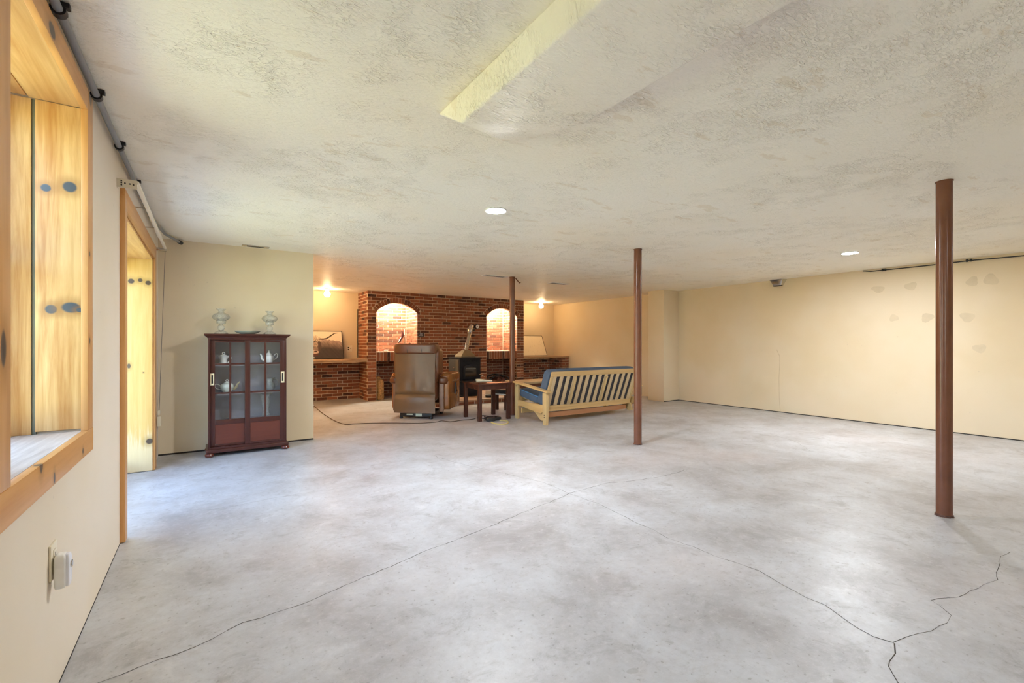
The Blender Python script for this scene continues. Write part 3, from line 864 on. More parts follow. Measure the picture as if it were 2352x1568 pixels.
for z in (.345, .648, .958):
    cb(MB().box((CX0 + .02, CY0 + .055, z - .012), (CX1 - .02, CY1 - .012, z)), 'shelf', M_inside)
crown = MB()
prof = [(-.004, 0), (-.012, .012), (-.030, .026), (-.036, .030), (-.036, .045), (.0, .045)]
loops = []
for (dx, dzz) in prof:
    e = -dx
    loops.append([(CX0 - e, CY0 - e, ZT + dzz), (CX1 + e, CY0 - e, ZT + dzz), (CX1 + e, CY1 + min(e, .012), ZT + dzz), (CX0 - e, CY1 + min(e, .012), ZT + dzz)])
vv = [p for L in loops for p in L]; ff = [tuple(reversed(range(4)))]
for i in range(len(loops) - 1):
    for j in range(4): ff.append((i*4 + j, i*4 + (j+1) % 4, i*4 + 4 + (j+1) % 4, i*4 + 4 + j))
ff.append(tuple(range(len(vv) - 4, len(vv))))
cb(crown.add(vv, ff), 'cornice', M_mahog, smooth=True)
cb(MB().box((CX0 - .020, CY0 - .022, .040), (CX1 + .020, CY1 + .005, ZB)), 'plinth', M_mahog, bevel=.008, seg=3)
for (x, y) in ((CX0 + .012, CY0 - .002), (CX1 - .012, CY0 - .002), (CX0 + .012, CY1 - .03), (CX1 - .012, CY1 - .03)):
    cb(MB().lathe([(0, 0), (.020, .001), (.036, .008), (.043, .022), (.036, .036), (.018, .042), (0, .042)], 20, Matrix.Translation((x, y, 0))), 'bun_foot', M_mahog2, smooth=True)
for sx in (CX0, CX1 - .012):
    cb(MB().box((sx, CY0 - .006, ZB), (sx + .012, CY0 + .002, ZT)), 'edge_bead', M_mahog, bevel=.002)
def cab_door(x0, x1, y, handle_left):
    """sliding door: stiles, rails, glazing bars, six panes, bottom panel, recessed brass pull"""
    w = .050; ym_, yb = y, y + .020
    d = MB()
    z0, z1 = ZB + .022, ZT - .020
    zr = (.328, .378)      # rail between glass and panel
    d.box((x0, ym_, z0), (x0 + w, yb, z1)).box((x1 - w, ym_, z0), (x1, yb, z1))
    d.box((x0 + w, ym_, z0), (x1 - w, yb, .122)).box((x0 + w, ym_, zr[0]), (x1 - w, yb, zr[1])).box((x0 + w, ym_, 1.200), (x1 - w, yb, z1))
    dr = cb(d, 'sliding_door', M_mahog, bevel=.002)
    xm = (x0 + x1) / 2
    for zc in (.660, .968):
        cb(MB().box((x0 + w, ym_ + .002, zc - .009), (x1 - w, yb - .002, zc + .009)), 'glazing_bar', M_mahog, dr, bevel=.002)
    cb(MB().box((xm - .010, ym_ + .001, zr[1]), (xm + .010, yb - .001, 1.2)), 'glazing_bar', M_mahog, dr, bevel=.002)
    for (xa, xb) in ((x0 + w, xm - .010), (xm + .010, x1 - w)):
        for (za, zb) in ((zr[1], .651), (.669, .959), (.977, 1.2)):
            cb(MB().box((xa, ym_ + .009, za), (xb, ym_ + .012, zb)), 'pane', M_cabglass, dr)
    cb(MB().box((x0 + w, ym_ + .007, .122), (x1 - w, ym_ + .014, zr[0])), 'lower_panel', M_mahog2, dr)
    hx = x0 + w / 2 if handle_left else x1 - w / 2
    pl_ = MB()
    pl_.box((hx - .018, ym_ - .003, .748), (hx - .008, ym_ + .001, .872)).box((hx + .008, ym_ - .003, .748), (hx + .018, ym_ + .001, .872))
    pl_.box((hx - .008, ym_ - .003, .748), (hx + .008, ym_ + .001, .765)).box((hx - .008, ym_ - .003, .855), (hx + .008, ym_ + .001, .872))
    cb(pl_, 'flush_pull', M_brass, dr, bevel=.001)
    cb(MB().box((hx - .008, ym_ - .001, .765), (hx + .008, ym_ + .0005, .855)), 'pull_recess', M_dark, dr)
cab_door(CX0 + .012, .392, CY0 + .026, True)
cab_door(.342, CX1 - .014, CY0 + .002, False)

# glass hurricane lamps and a plate on top
def hurricane(x, y, z, label, sc=1.0):
    t = thing('hurricane_lamp', label, 'glass lamp', (x, y, z), group='cut glass lamps on the cabinet top')
    q = lambda L: [(r * sc, h * sc) for r, h in L]
    MB().lathe(q([(0, .001), (.060, .001), (.066, .008), (.058, .022), (.034, .036), (.022, .042), (0, .042)]), 24, wob=lambda i, a: 1 + .04 * math.cos(8 * a) * (i < 4)).build('foot', M_cut, t, smooth=True)
    MB().lathe(q([(0, .040), (.022, .042), (.034, .060), (.037, .076), (.030, .094), (.018, .104), (.018, .110), (0, .110)]), 24).build('stem_ball', M_cut, t, smooth=True)
    MB().lathe(q([(0, .108), (.030, .110), (.044, .116), (.047, .128), (.050, .150), (.044, .152), (.040, .120), (0, .118)]), 24).build('cup', M_cut, t, smooth=True)
    MB().lathe(q([(.044, .148), (.062, .158), (.082, .176), (.088, .192), (.080, .212), (.058, .230), (.034, .240), (.027, .248), (.030, .262), (.050, .284), (.048, .285), (.027, .262), (.024, .248), (.032, .238), (.056, .227), (.077, .210), (.085, .192), (.079, .178), (.060, .161), (.042, .150)]),
               48, wob=lambda i, a: 1 + (.018 * math.cos(16 * a + i * .6) if 1 <= i <= 5 or 14 <= i <= 18 else 0)).build('shade', M_cut, t, smooth=True)
ZC = ZT + .0455
hurricane(.128, 5.93, ZC, 'cut glass hurricane lamp on cabinet top above the floral teapot', .965)
hurricane(.600, 5.93, ZC, 'cut glass hurricane lamp on cabinet top above the white teapot', .94)
M_china = plain('white_china', (.93, .94, .93), .18, var=.03, spec=.6)
M_plate = plain('celadon_glaze', (.66, .72, .64), .2, var=.10, scale=5, spec=.6)
pt = MB().lathe([(0, .002), (.06, .001), (.066, .004), (.098, .014), (.130, .034), (.133, .037), (.129, .037), (.096, .019), (.06, .010), (0, .009)], 40)
o = tag(pt.build('plate', M_plate, smooth=True), 'pale green shallow bowl lying between the two glass lamps', 'plate'); o.location = (.376, 5.90, ZC)

# china and glass inside the cabinet
def tube_smooth(pts, n=6):
    P = [Vector(p) for p in pts]; out = []
    for i in range(len(P) - 1):
        p0, p1, p2, p3 = P[max(i-1, 0)], P[i], P[i+1], P[min(i+2, len(P)-1)]
        for k in range(n):
            t = k / n
            out.append(.5 * ((2*p1) + (p2-p0)*t + (2*p0-5*p1+4*p2-p3)*t*t + (3*p1-p0-3*p2+p3)*t**3))
    out.append(P[-1]); return out
def floral():
    g = N('floral_china'); v = g.coord()
    w = g.n('ShaderNodeTexVoronoi'); w.inputs['Scale'].default_value = 34; g.l(v, w.inputs['Vector'])
    m = g.math('MULTIPLY', g.step(w.outputs['Distance'], .42, .25), g.step(g.noise(v, 11, 2), .48, .60))
    col = g.mix(m, (.70, .75, .68), (.55, .36, .10))
    return g.set(col, .16, spec=.6)
M_floral = floral()
tp = thing('teapot', 'large floral teapot with gold decoration on the middle cabinet shelf', 'teapot', (.183, 5.93, .649), R(6))
tp.scale = (.78, .78, .80)
MB().lathe([(0, .001), (.045, .001), (.047, .006), (.066, .030), (.085, .066), (.088, .090), (.078, .112), (.055, .126), (.040, .130), (0, .130)], 32).build('body', M_floral, tp, smooth=True)
MB().lathe([(0, .128), (.042, .129), (.036, .140), (.016, .147), (0, .148)], 24).build('lid', M_floral, tp, smooth=True)
MB().tube([(.015 * math.cos(a), 0, .163 + .015 * math.sin(a)) for a in [2 * math.pi * i / 16 for i in range(17)]], .0042, 8).build('lid_ring', M_china, tp, smooth=True)
MB().tube(tube_smooth([(-.078, 0, .045), (-.125, 0, .062), (-.148, 0, .100), (-.125, 0, .122), (-.078, 0, .100)]), .006, 8).build('handle', M_china, tp, smooth=True)
pts = tube_smooth([(.070, 0, .040), (.108, 0, .066), (.128, 0, .110), (.158, 0, .140)])
MB().tube(pts, [.022 - .014 * i / (len(pts) - 1) for i in range(len(pts))], 10).build('spout', plain('gold_cream', (.60, .50, .28), .25), tp, smooth=True)
sg = thing('sugar_bowl', 'small white lidded sugar bowl with wide rim on the top cabinet shelf', 'sugar bowl', (.150, 5.92, .959))
MB().lathe([(0, .001), (.050, .001), (.046, .010), (.036, .030), (.036, .060), (.052, .085), (.062, .096), (.058, .097), (.040, .092), (0, .092)], 28).build('body', M_china, sg, smooth=True)
MB().lathe([(0, .092), (.038, .093), (.030, .102), (.012, .108), (0, .108)], 20).build('lid', M_china, sg, smooth=True)
MB().tube([(.012 * math.cos(a), 0, .120 + .012 * math.sin(a)) for a in [2 * math.pi * i / 14 for i in range(15)]], .0045, 8).build('lid_ring', M_china, sg, smooth=True)
MB().tube(tube_smooth([(.052, 0, .088), (.072, 0, .074), (.060, 0, .045), (.045, 0, .022), (.060, 0, .004)]), .0048, 8).build('handle', M_china, sg, smooth=True)
wt = thing('teapot', 'small white teapot with pointed lid on the top cabinet shelf', 'teapot', (.590, 5.92, .959))
MB().lathe([(0, .001), (.036, .001), (.040, .010), (.050, .045), (.052, .075), (.044, .092), (.034, .096), (0, .096)], 28).build('body', M_china, wt, smooth=True)
MB().lathe([(0, .094), (.036, .096), (.028, .112), (.012, .126), (.006, .132), (.010, .140), (.004, .150), (0, .151)], 20).build('lid', M_china, wt, smooth=True)
MB().tube(tube_smooth([(.046, 0, .080), (.072, 0, .112), (.090, 0, .100), (.080, 0, .064), (.046, 0, .038)]), .0055, 8).build('handle', M_china, wt, smooth=True)
pts = tube_smooth([(-.044, 0, .034), (-.070, 0, .055), (-.076, 0, .090), (-.088, 0, .112)])
MB().tube(pts, [.014 - .008 * i / (len(pts) - 1) for i in range(len(pts))], 10).build('spout', M_china, wt, smooth=True)
pi_ = thing('glass_pitcher', 'cut glass pitcher with wavy lip on the middle cabinet shelf', 'pitcher', (.600, 5.92, .649))
MB().lathe([(0, .001), (.034, .001), (.048, .016), (.054, .045), (.046, .085), (.036, .110), (.042, .135), (.054, .148), (.051, .148), (.039, .134), (.033, .110), (.043, .084), (.051, .045), (.045, .018), (.030, .006), (0, .006)], 32,
           wob=lambda i, a: 1 + (.10 * math.cos(5 * a) if 6 <= i <= 9 else .03 * math.cos(12 * a))).build('body', M_cut, pi_, smooth=True)
MB().tube(tube_smooth([(.036, .0, .125), (.075, 0, .120), (.080, 0, .07), (.050, 0, .035)]), .006, 8).build('handle', M_cut, pi_, smooth=True)
tv = MB().lathe([(0, .001), (.040, .001), (.041, .010), (.038, .10), (.046, .20), (.064, .268), (.061, .268), (.043, .20), (.034, .10), (.036, .02), (0, .02)], 40, wob=lambda i, a: 1 + .035 * math.cos(10 * a + i))
o = tag(tv.build('glass_vase', M_cut, smooth=True), 'tall flared cut glass vase on the lowest cabinet shelf', 'vase'); o.location = (.560, 5.92, .346)

# ------------------------------------------------------------------ pictures on the shelves
def poly_in(p, poly):
    x, y = p; ins = False; j = len(poly) - 1
    for i in range(len(poly)):
        xi, yi = poly[i]; xj, yj = poly[j]
        if (yi > y) != (yj > y) and x < (xj - xi) * (y - yi) / (yj - yi) + xi: ins = not ins
        j = i
    return ins
def print_material(name, rough=.55):
    g = N(name); a = g.n('ShaderNodeVertexColor'); a.layer_name = 'print'
    return g.set(a.outputs[0], rough)
def seg_d(p, a, b):
    ax, ay = a; bx, by = b; dx, dy = bx - ax, by - ay
    t = max(0, min(1, ((p[0] - ax) * dx + (p[1] - ay) * dy) / (dx * dx + dy * dy)))
    return math.hypot(p[0] - ax - t * dx, p[1] - ay - t * dy)
HORN = [(.640, .715), (.70, .715), (.745, .735), (.79, .79), (.84, .87), (.88, .925), (.925, .945)]
HORN_L = [(1.0 - x, y) for x, y in HORN]
def cow(u, v):
    """u,v in 0..1 over the print: a shaggy brown highland cow on a cream ground"""
    def nz(s, k=0, q=.35): return noise.noise(Vector((u * s, v * s * q, k)))
    c = (.80, .70, .55)
    body_top = .50 + .20 * max(0, 1 - ((u - .62) / .55) ** 2) + .03 * nz(30, 1)
    if v < body_top and .18 < u:
        f = (body_top - v) / .40
        k = max(0, min(1, f * 1.25))
        a, b = (.38, .27, .22), (.045, .033, .033)
        st = noise.noise(Vector(((u + .35 * v) * 38, v * 5, 3))) + .5 * nz(24, 4)
        c = tuple(max(.02, (x * (1 - k) + y * k) * (1 + .6 * st * (1 - .6 * k))) for x, y in zip(a, b))
    hx, hy = (u - .505) / .150, (v - .46) / .36
    if hx * hx + hy * hy < 1 + .2 * nz(34, 6):
        k = max(0, min(1, (.80 - v) / .55))
        a, b = (.46, .36, .27), (.17, .11, .085)
        c = tuple((x * (1 - k) + y * k) * (1 + .9 * nz(46, 8)) for x, y in zip(a, b))
        if u > .60 and v < .62: c = (.07, .04, .034)
    for ex in (.452, .560):
        if math.hypot((u - ex) / .022, (v - .635) / .045) < 1: c = (.02, .012, .01)
    if v > .62 and abs(u - .505) < .155 and noise.noise(Vector(((u - .505 - .5 * (v - .6) * (1 if u > .505 else -1)) * 75, v * 4, 2))) > -.05 and v < .84 - 2.6 * (u - .505) ** 2 + .05 * nz(30, 11): c = (.56, .45, .33)
    if math.hypot((u - .505) / .105, (v - .235) / .075) < 1: c = (.50, .37, .31)
    for ex in (.455, .560):
        if math.hypot((u - ex) / .026, (v - .255) / .026) < 1: c = (.03, .015, .012)
    if math.hypot((u - .505) / .095, (v - .125) / .045) < 1: c = (.09, .025, .02)
    for H_ in (HORN, HORN_L):
        for i, (p, q) in enumerate(zip(H_, H_[1:])):
            if seg_d((u, v), p, q) < .022 * (1 - .75 * i / len(H_)): c = (.055, .032, .018)
    if .012 < v < .05 and u < .535: c = (.72, .70, .67)
    return c
def picture(name, label, cat, w, h, col_fn, x, yb, z0, ytop, frame_mat, fw, depth, nx, ny):
    """framed sheet leaning back on the wall: foot at yb, top at ytop; x = left edge"""
    tilt = math.asin(min(.9, (ytop - yb) / h))
    t = thing(name, label, cat, (x, yb, z0 + depth * math.sin(tilt)))
    RT = Matrix.Rotation(-tilt, 4, 'X')
    t.rotation_euler = (-tilt, 0, 0)
    for (lo, hi) in (((0, 0, 0), (w, depth, fw)), ((0, 0, h - fw), (w, depth, h)), ((0, 0, fw), (fw, depth, h - fw)), ((w - fw, 0, fw), (w, depth, h - fw))):
        MB().box(lo, hi).build('frame_bar', frame_mat, t)
    MB().box((fw, depth * .5, fw), (w - fw, depth, h - fw)).build('backing', M_dark, t)
    m = MB().grid(nx, ny, lambda a, b: (fw + (w - 2 * fw) * a, depth * .35, fw + (h - 2 * fw) * b))
    me = m.mesh(name + '_print', print_material(name + '_ink'))
    at = me.color_attributes.new('print', 'FLOAT_COLOR', 'POINT')
    for j in range(ny + 1):
        for i in range(nx + 1):
            at.data[j * (nx + 1) + i].color = (*[max(0, min(1, q)) for q in col_fn(i / nx, j / ny)], 1)
    po = bpy.data.objects.new('print', me); COL.objects.link(po); po.parent = t
    return t
# the sheets lean on the back wall, feet on the shelves
PW = 1.25
picture('cow_picture', 'black-framed highland cow print leaning on the live-edge shelf', 'picture', PW, .615, cow, 2.418 - PW, 10.06, .8735, 10.255, plain('black_frame', (.02, .014, .012), .4), .011, .022, 300, 160)
def board(u, v):
    n = noise.noise(Vector((u * 7, v * 7, 1))) ; c = (.80, .70, .52)
    m = noise.noise(Vector((u * 34, v * 12, 3)))
    if m > .42 and n > -.05: return (.71, .615, .45)
    return c
picture('white_board', 'cream blank board with thin dark rim leaning on the far shelf', 'board', 1.0, .60, board, 7.815 - 1.0, 10.00, .8615, 10.245, plain('thin_rim', (.10, .07, .045), .4), .009, .018, 70, 44)
ob = thing('double_outlet', 'ivory two-gang outlet plate on the wall beside the cow picture', 'outlet', (2.59, YW, 1.085))
MB().box((-.056, -.008, -.066), (.056, 0, .066)).build('plate', M_ivory, ob, bevel=.003)
for dx in (-.025,):
    for dz_ in (-.022, .022): MB().box((dx - .014, -.011, dz_ - .013), (dx + .014, -.007, dz_ + .013)).build('socket', M_dark, ob, bevel=.002)
MB().box((.018, -.015, -.010), (.032, -.007, .010)).build('toggle', M_dark, ob)
cc = MB().tube([(FX0 - .012, YW - .012, 1.95), (FX0 - .016, YW - .014, 1.3), (FX0 - .013, YW - .012, .95), (FX0 - .03, YW - .03, .885)], .007, 6)
tag(cc.build('corner_cable', M_black, smooth=True), 'dark cable hanging in the corner between wall and brick return', 'cable')

# ------------------------------------------------------------------ things in the niches and wood stores
M_bark = plain('bark', (.42, .25, .11), .9, var=.5, scale=28, bump=.9, bscale=45)
lg = thing('log', 'rough tan log standing upright in the left wood store', 'log', (3.072, YB + .12, 0))
MB().lathe([(0, 0), (.075, 0), (.082, .03), (.080, .2), (.083, .34), (.076, .40), (.05, .43), (0, .435)], 28, wob=lambda i, a: 1 + .05 * math.sin(3 * a + i) + .03 * math.sin(11 * a + 2 * i)).build('trunk', M_bark, lg, smooth=True)
MB().lathe([(0, .40), (.045, .405), (.055, .44), (.045, .475), (.02, .49), (0, .49)], 16, Matrix.Translation((-.035, -.01, 0)), wob=lambda i, a: 1 + .08 * math.sin(4 * a + i)).build('knob', M_bark, lg, smooth=True)
# red bird on a pale post
M_red = plain('dark_red', (.060, .009, .011), .35)
bd = thing('bird_ornament', 'dark red bird ornament on a pale post in the arched niche', 'ornament', (3.70, 9.93, SZ))
MB().tube([(0, 0, 0), (.006, 0, .10), (-.004, 0, .22), (.002, 0, .33), (-.004, 0, .50)], [.032, .026, .022, .019, .010], 10).build('post', plain('pale_driftwood', (.66, .48, .36), .7), bd, smooth=True)
bp_ = tube_smooth([(-.150, -.01, .19), (-.115, -.01, .25), (-.075, -.015, .32), (-.055, -.015, .38), (-.060, -.015, .425), (-.078, -.015, .47)], 4)
n_ = len(bp_)
MB().tube(bp_, [.006 + .026 * math.sin(math.pi * min(1, i / (n_ - 1) * 1.05)) ** .8 if i < n_ * .8 else .016 - .011 * (i - n_ * .8) / (n_ * .2) for i in range(n_)], 10).build('body', M_red, bd, smooth=True)
MB().tube([(-.055, -.015, .37), (-.02, -.01, .365), (.0, 0, .36)], [.012, .010, .014], 8).build('feet', M_red, bd, smooth=True)
MB().tube([(-.165, -.035, .20), (-.125, -.035, .27), (-.09, -.035, .33)], [.003, .010, .004], 6).build('white_wing', M_white, bd, smooth=True)
o = tag(MB().puff((.085, .06, .05), (0, 0, .025), 3, 6).build('crumpled_paper', M_white, smooth=True), 'small white crumpled paper on the brick sill beside the recliner', 'paper'); o.location = (3.19, YB + .09, SZ)
wcup = thing('white_cup', 'small white cup on the sill of the empty niche', 'cup', (5.69, YB + .14, SZ))
MB().lathe([(0, .001), (.032, .001), (.038, .06), (.040, .10), (.037, .10), (.034, .06), (.028, .008), (0, .008)], 20).build('bowl', M_white, wcup, smooth=True)
MB().tube(tube_smooth([(.038, 0, .085), (.062, 0, .075), (.060, 0, .035), (.036, 0, .03)]), .005, 6).build('handle', M_white, wcup, smooth=True)
# little black stake sign behind the recliner
sn = thing('stake_sign', 'little black sign on a thin stake in front of the fireplace wall', 'sign', (3.93, YB - .06, 0))
MB().tube([(0, .004, 0), (0, .004, 1.36)], .006, 8).build('stake', M_black, sn)
MB().box((-.065, -.004, 1.335), (.065, .004, 1.435)).build('board', M_black, sn, bevel=.012, seg=3)
M_letter = plain('letter_white', (.62, .60, .60), .6)
for i in range(5):      # the lettering is too small to read: two rows of short strokes
    MB().box((-.030 + i * .0125, -.0048, 1.398), (-.021 + i * .0125, -.004, 1.416)).build('letter', M_letter, sn)
for i in range(8):
    MB().box((-.048 + i * .0122, -.0048, 1.358), (-.040 + i * .0122, -.004, 1.384)).build('letter', plain('letter_grey', (.36, .34, .35), .6) if i == 0 else bpy.data.materials['letter_grey'], sn)

# ------------------------------------------------------------------ hearth and stove
HX0, HX1, HY0, HZ = 3.55, 5.85, 7.93, .088
he = struct_empty('hearth', 'low brick hearth platform under the black stove', 'hearth')
MB().box((HX0 + .006, HY0 + .006, 0), (HX1 - .006, YB, HZ - .004)).build('mortar', M_mortar, he)
M_paver = plain('hearth_paver', (.36, .22, .13), .6, var=.25, scale=6)
for i in range(11):
    w = (HX1 - HX0) / 11
    for j in range(8):
        d = (YB - HY0) / 8
        MB().box((HX0 + w * i + .004, HY0 + d * j + .004, HZ - .03), (HX0 + w * (i + 1) - .004, HY0 + d * (j + 1) - .004, HZ)).build('paver', M_paver, he)
for i in range(11):
    w = (HX1 - HX0) / 11
    lay(he, 'brick', (HX0 + w * (i + .5), HY0, .030), w - JT, .052, '-y', .05)

st = thing('pellet_stove', 'black cast iron stove with glass door on the brick hearth', 'stove', (4.60, 8.50, HZ))
SX0, SX1 = -.25, .245
MB().box((SX0 + .01, .04, .06), (SX1 - .01, .55, .79)).build('body', plain('stove_side', (.025, .022, .018), .5), st, bevel=.008)
MB().box((SX0 - .005, .0, .795), (SX1 + .005, .57, .815)).build('top_plate', M_castiron, st, bevel=.004)
MB().box((SX0, .0, .345), (SX1, .045, .795)).build('front_plate', M_castiron, st, bevel=.006)
MB().box((SX0 - .02, -.07, .315), (SX1 + .02, .05, .340)).build('ash_lip', M_castiron, st, bevel=.008, seg=3)
MB().box((SX0 + .02, .01, .0), (SX1 - .02, .50, .315)).build('pedestal', M_castiron, st, bevel=.006)
MB().box((SX0 - .01, -.02, 0), (SX1 + .01, .55, .03)).build('base', M_castiron, st, bevel=.006)
# scrollwork relief across the top of the front
for i in range(7):
    x = -.18 + i * .06
    MB().tube([(x + .022 * math.cos(t) * (1 - t / 9), -.003, .735 + .022 * math.sin(t) * (1 - t / 9)) for t in [k * .5 for k in range(13)]], .005, 6).build('scroll', M_castiron, st, smooth=True)
arch = [(-.175, .375), (.17, .375), (.17, .62), (.12, .655), (.0, .672), (-.12, .655), (-.175, .62)]
dp = MB().prism(arch, 'y', -.022, .0).build('door', M_castiron, st, bevel=.006)
arch2 = [(-.135, .41), (.13, .41), (.13, .585), (.09, .608), (0, .620), (-.09, .608), (-.135, .585)]
MB().prism(arch2, 'y', -.026, -.021).build('door_glass', plain('stove_glass', (.015, .013, .012), .08, spec=.8), dp)
MB().box((-.12, -.030, .575), (.115, -.025, .592)).build('glass_trim', plain('dull_trim', (.16, .15, .15), .35, .6), dp)
MB().tube([(.205, -.01, .455), (.235, -.05, .440), (.29, -.09, .405)], .009, 8).build('door_handle', M_chrome, st, smooth=True)
MB().tube([(-.06, -.004, .20), (-.02, -.012, .185), (.0, -.014, .21), (.02, -.012, .185), (.06, -.004, .20)], [.006, .010, .013, .010, .006], 8).build('emblem', M_chrome, st, smooth=True)
MB().lathe([(0, 0), (.014, 0), (.012, .02), (0, .024)], 12, Matrix.Translation((SX0 + .008, .26, .60)) @ Matrix.Rotation(R(-90), 4, 'Y')).build('knob', M_chrome, st, smooth=True)
MB().box((SX0 + .004, .06, .40), (SX0 + .012, .20, .76)).build('side_panel', plain('side_olive', (.06, .05, .032), .5), st)
# sheet metal cone, flue pipe, flexible elbow into the wall
fp = thing('flue_pipe', 'silver flue pipe leaning from the stove to the brick wall', 'flue pipe', (4.62, 8.78, HZ + .815))
cone = MB()
q = [(-.17, -.16), (.17, -.16), (.17, .16), (-.17, .16)]
cone.add([(x, y, .001) for x, y in q] + [(x, y, .03) for x, y in q] + [(.065 * (1 if x > 0 else -1) + .02, .065 * (1 if y > 0 else -1), .150) for x, y in q],
         [(3, 2, 1, 0)] + [(i, (i+1) % 4, (i+1) % 4 + 4, i + 4) for i in range(4)] + [(i + 4, (i+1) % 4 + 4, (i+1) % 4 + 8, i + 8) for i in range(4)] + [(8, 9, 10, 11)])
cone.build('cone', plain('bronze_sheet', (.24, .175, .10), .45, .35), fp, bevel=.004)
p0, p1 = Vector((.02, 0, .135)), Vector((.205, .19, .500))
MB().tube([p0, p1], .044, 20).build('straight_pipe', M_steel, fp, smooth=True)
mid = p0.lerp(p1, .34); dd = (p1 - p0).normalized()
MB().tube([mid - dd * .022, mid + dd * .022], .050, 20).build('joint_band', M_steel, fp, smooth=True)
el = tube_smooth([p1, p1 + dd * .06, (.275, .28, .615), (.36, .40, .675), (.46, .56, .685), (.58, .72, .670)], 8)
rr = [.054 + .004 * (1 if (i % 2) else -1) for i in range(len(el))]
MB().tube(el, rr, 20).build('flexible_elbow', M_steel, fp, smooth=True)
MB().tube([(.58, .735, .67), (.58, .80, .67)], .085, 24).build('wall_collar', M_black, fp, smooth=True)
GT = Matrix.Translation(Vector((5.245, YB - .19, HZ + 1.50)) - Vector(fp.location)) @ Matrix.Rotation(R(90), 4, 'X')
ga = MB().lathe([(0, -.10), (.03, -.10), (.03, 0), (.058, 0), (.058, .05), (.048, .06), (0, .06)], 24, GT).build('gauge', M_black, fp, smooth=True)
MB().lathe([(0, .058), (.043, .060), (.043, .064), (0, .064)], 24, GT).build('dial', M_white, ga)
MB().lathe([(0, .064), (.012, .064), (.010, .070), (0, .070)], 12, GT).build('boss', M_conduit, ga)
# black log hoop with dark red logs in the right wood store
lh = thing('log_hoop', 'black arched log holder with dark red logs in the right wood store', 'log holder', (6.06, YB + .02, 0))
hp = tube_smooth([(-.40, 0, .02), (-.38, 0, .20), (-.22, 0, .36), (0, 0, .42), (.22, 0, .36), (.38, 0, .20), (.40, 0, .02)], 6)
for y in (.04, .30):
    MB().tube([p + Vector((0, y, 0)) for p in hp], .016, 8).build('hoop', M_black, lh, smooth=True)
MB().box((-.40, .03, .01), (.40, .31, .04)).build('tray', M_black, lh)
for (x, z, r_) in ((-.20, .10, .058), (-.06, .10, .060), (.09, .10, .062), (.22, .10, .055), (-.12, .20, .055), (.02, .205, .060), (.15, .20, .052), (-.04, .30, .055), (.08, .30, .05)):
    MB().tube([(x, .02, z), (x + .01, .34, z)], r_, 12).build('log', plain('log_bark_%d' % int(1000 * (x + z)), (.085, .030, .022), .9, var=.4, scale=30), lh, smooth=True)

# pale box and a pair of dark dishes left on the hearth
o = tag(MB().box((-.10, -.08, 0), (.10, .08, .13)).build('pale_box', plain('pale_card', (.58, .52, .46), .7), bevel=.01), 'pale cardboard box on the hearth behind the small table', 'box'); o.location = (5.02, 8.35, HZ); o.rotation_euler = (0, 0, R(12))
sh = thing('pet_bowl', 'dark shallow dish with white rim on the hearth edge', 'dish', (4.84, 8.13, HZ))
MB().lathe([(0, .001), (.075, .001), (.082, .008), (.085, .05), (.078, .05), (.07, .012), (0, .012)], 24).build('dish', M_black, sh, smooth=True)
MB().lathe([(.078, .048), (.088, .048), (.088, .056), (.078, .056), (.078, .048)], 24).build('rim', M_white, sh, smooth=True)

# ------------------------------------------------------------------ recliner
M_leather = plain('brown_leather', (.120, .040, .015), .28, var=.22, scale=7, bump=.25, bscale=40, spec=.5)
M_leather_s = plain('tan_leather_side', (.25, .085, .016), .25, var=.22, scale=6, bump=.25, bscale=35, spec=.5)
M_tan = plain('tan_vinyl', (.135, .076, .036), .38, var=.10, scale=4, bump=.15, bscale=60)
RC = thing('recliner', 'brown leather lift recliner seen from behind with tan back panel', 'recliner', (2.737 + .015, 6.776 + .12, 0), R(-41))
bf = MB().box((-.26, .0, .035), (.26, .05, .085)).box((-.26, .56, .035), (.26, .61, .085)).box((-.25, .05, .04), (-.20, .56, .08)).box((.20, .05, .04), (.25, .56, .08)).box((-.16, .02, .08), (.16, .50, .12))
bf.build('base_frame', M_black, RC, bevel=.004)
for x in (-.245, .245):
    for y in (.02, .59):
        MB().lathe([(0, 0), (.028, 0), (.030, .012), (.022, .036), (0, .036)], 16, Matrix.Translation((x, y, 0))).build('foot', M_black, RC, smooth=True)
for (x0, x1, z0, z1) in ((-.15, -.05, .058, .080), (.0, .10, .040, .086)):
    MB().box((x0, -.003, z0), (x1, .0, z1)).build('label_plate', plain('label_green_white', (.66, .76, .66), .6), RC)
def back_fn(side):
    def fn(a, b):
        z = .10 + .96 * b
        hw = .335 - .004 * b - .012 * math.sin(math.pi * b)
        x = -hw + 2 * hw * a
        y = -.045 + .09 * b * b * .2 - .030 * math.sin(math.pi * a) * (.4 + .6 * b)
        y += .026 * math.exp(-((z - .375 - .02 * math.sin(math.pi * a)) / .022) ** 2)           # fold
        y += .006 * math.sin(a * 19) * math.exp(-((z - .50) / .10) ** 2) - .012 * math.exp(-((z - .27) / .08) ** 2) * math.sin(math.pi * a)
        y += -.02 * (1 - b) ** 3
        return (x, y + side, z)
    return fn
bk = MB(); n0 = 20; n1 = 40
bk.grid(n0, n1, back_fn(0)); bk.grid(n0, n1, back_fn(.016))
k_ = (n0 + 1) * (n1 + 1)
def gi(i, j): return j * (n0 + 1) + i
for i in range(n0):
    for j in (0, n1): bk.f.append((gi(i, j), gi(i + 1, j), gi(i + 1, j) + k_, gi(i, j) + k_))
for j in range(n1):
    for i in (0, n0): bk.f.append((gi(i, j), gi(i, j + 1), gi(i, j + 1) + k_, gi(i, j) + k_))
bk.build('back_panel', M_tan, RC, smooth=True)
MB().puff((.70, .26, .56), (0, .11, .82), 6, 12).build('back_cushion', M_leather, RC, smooth=True)
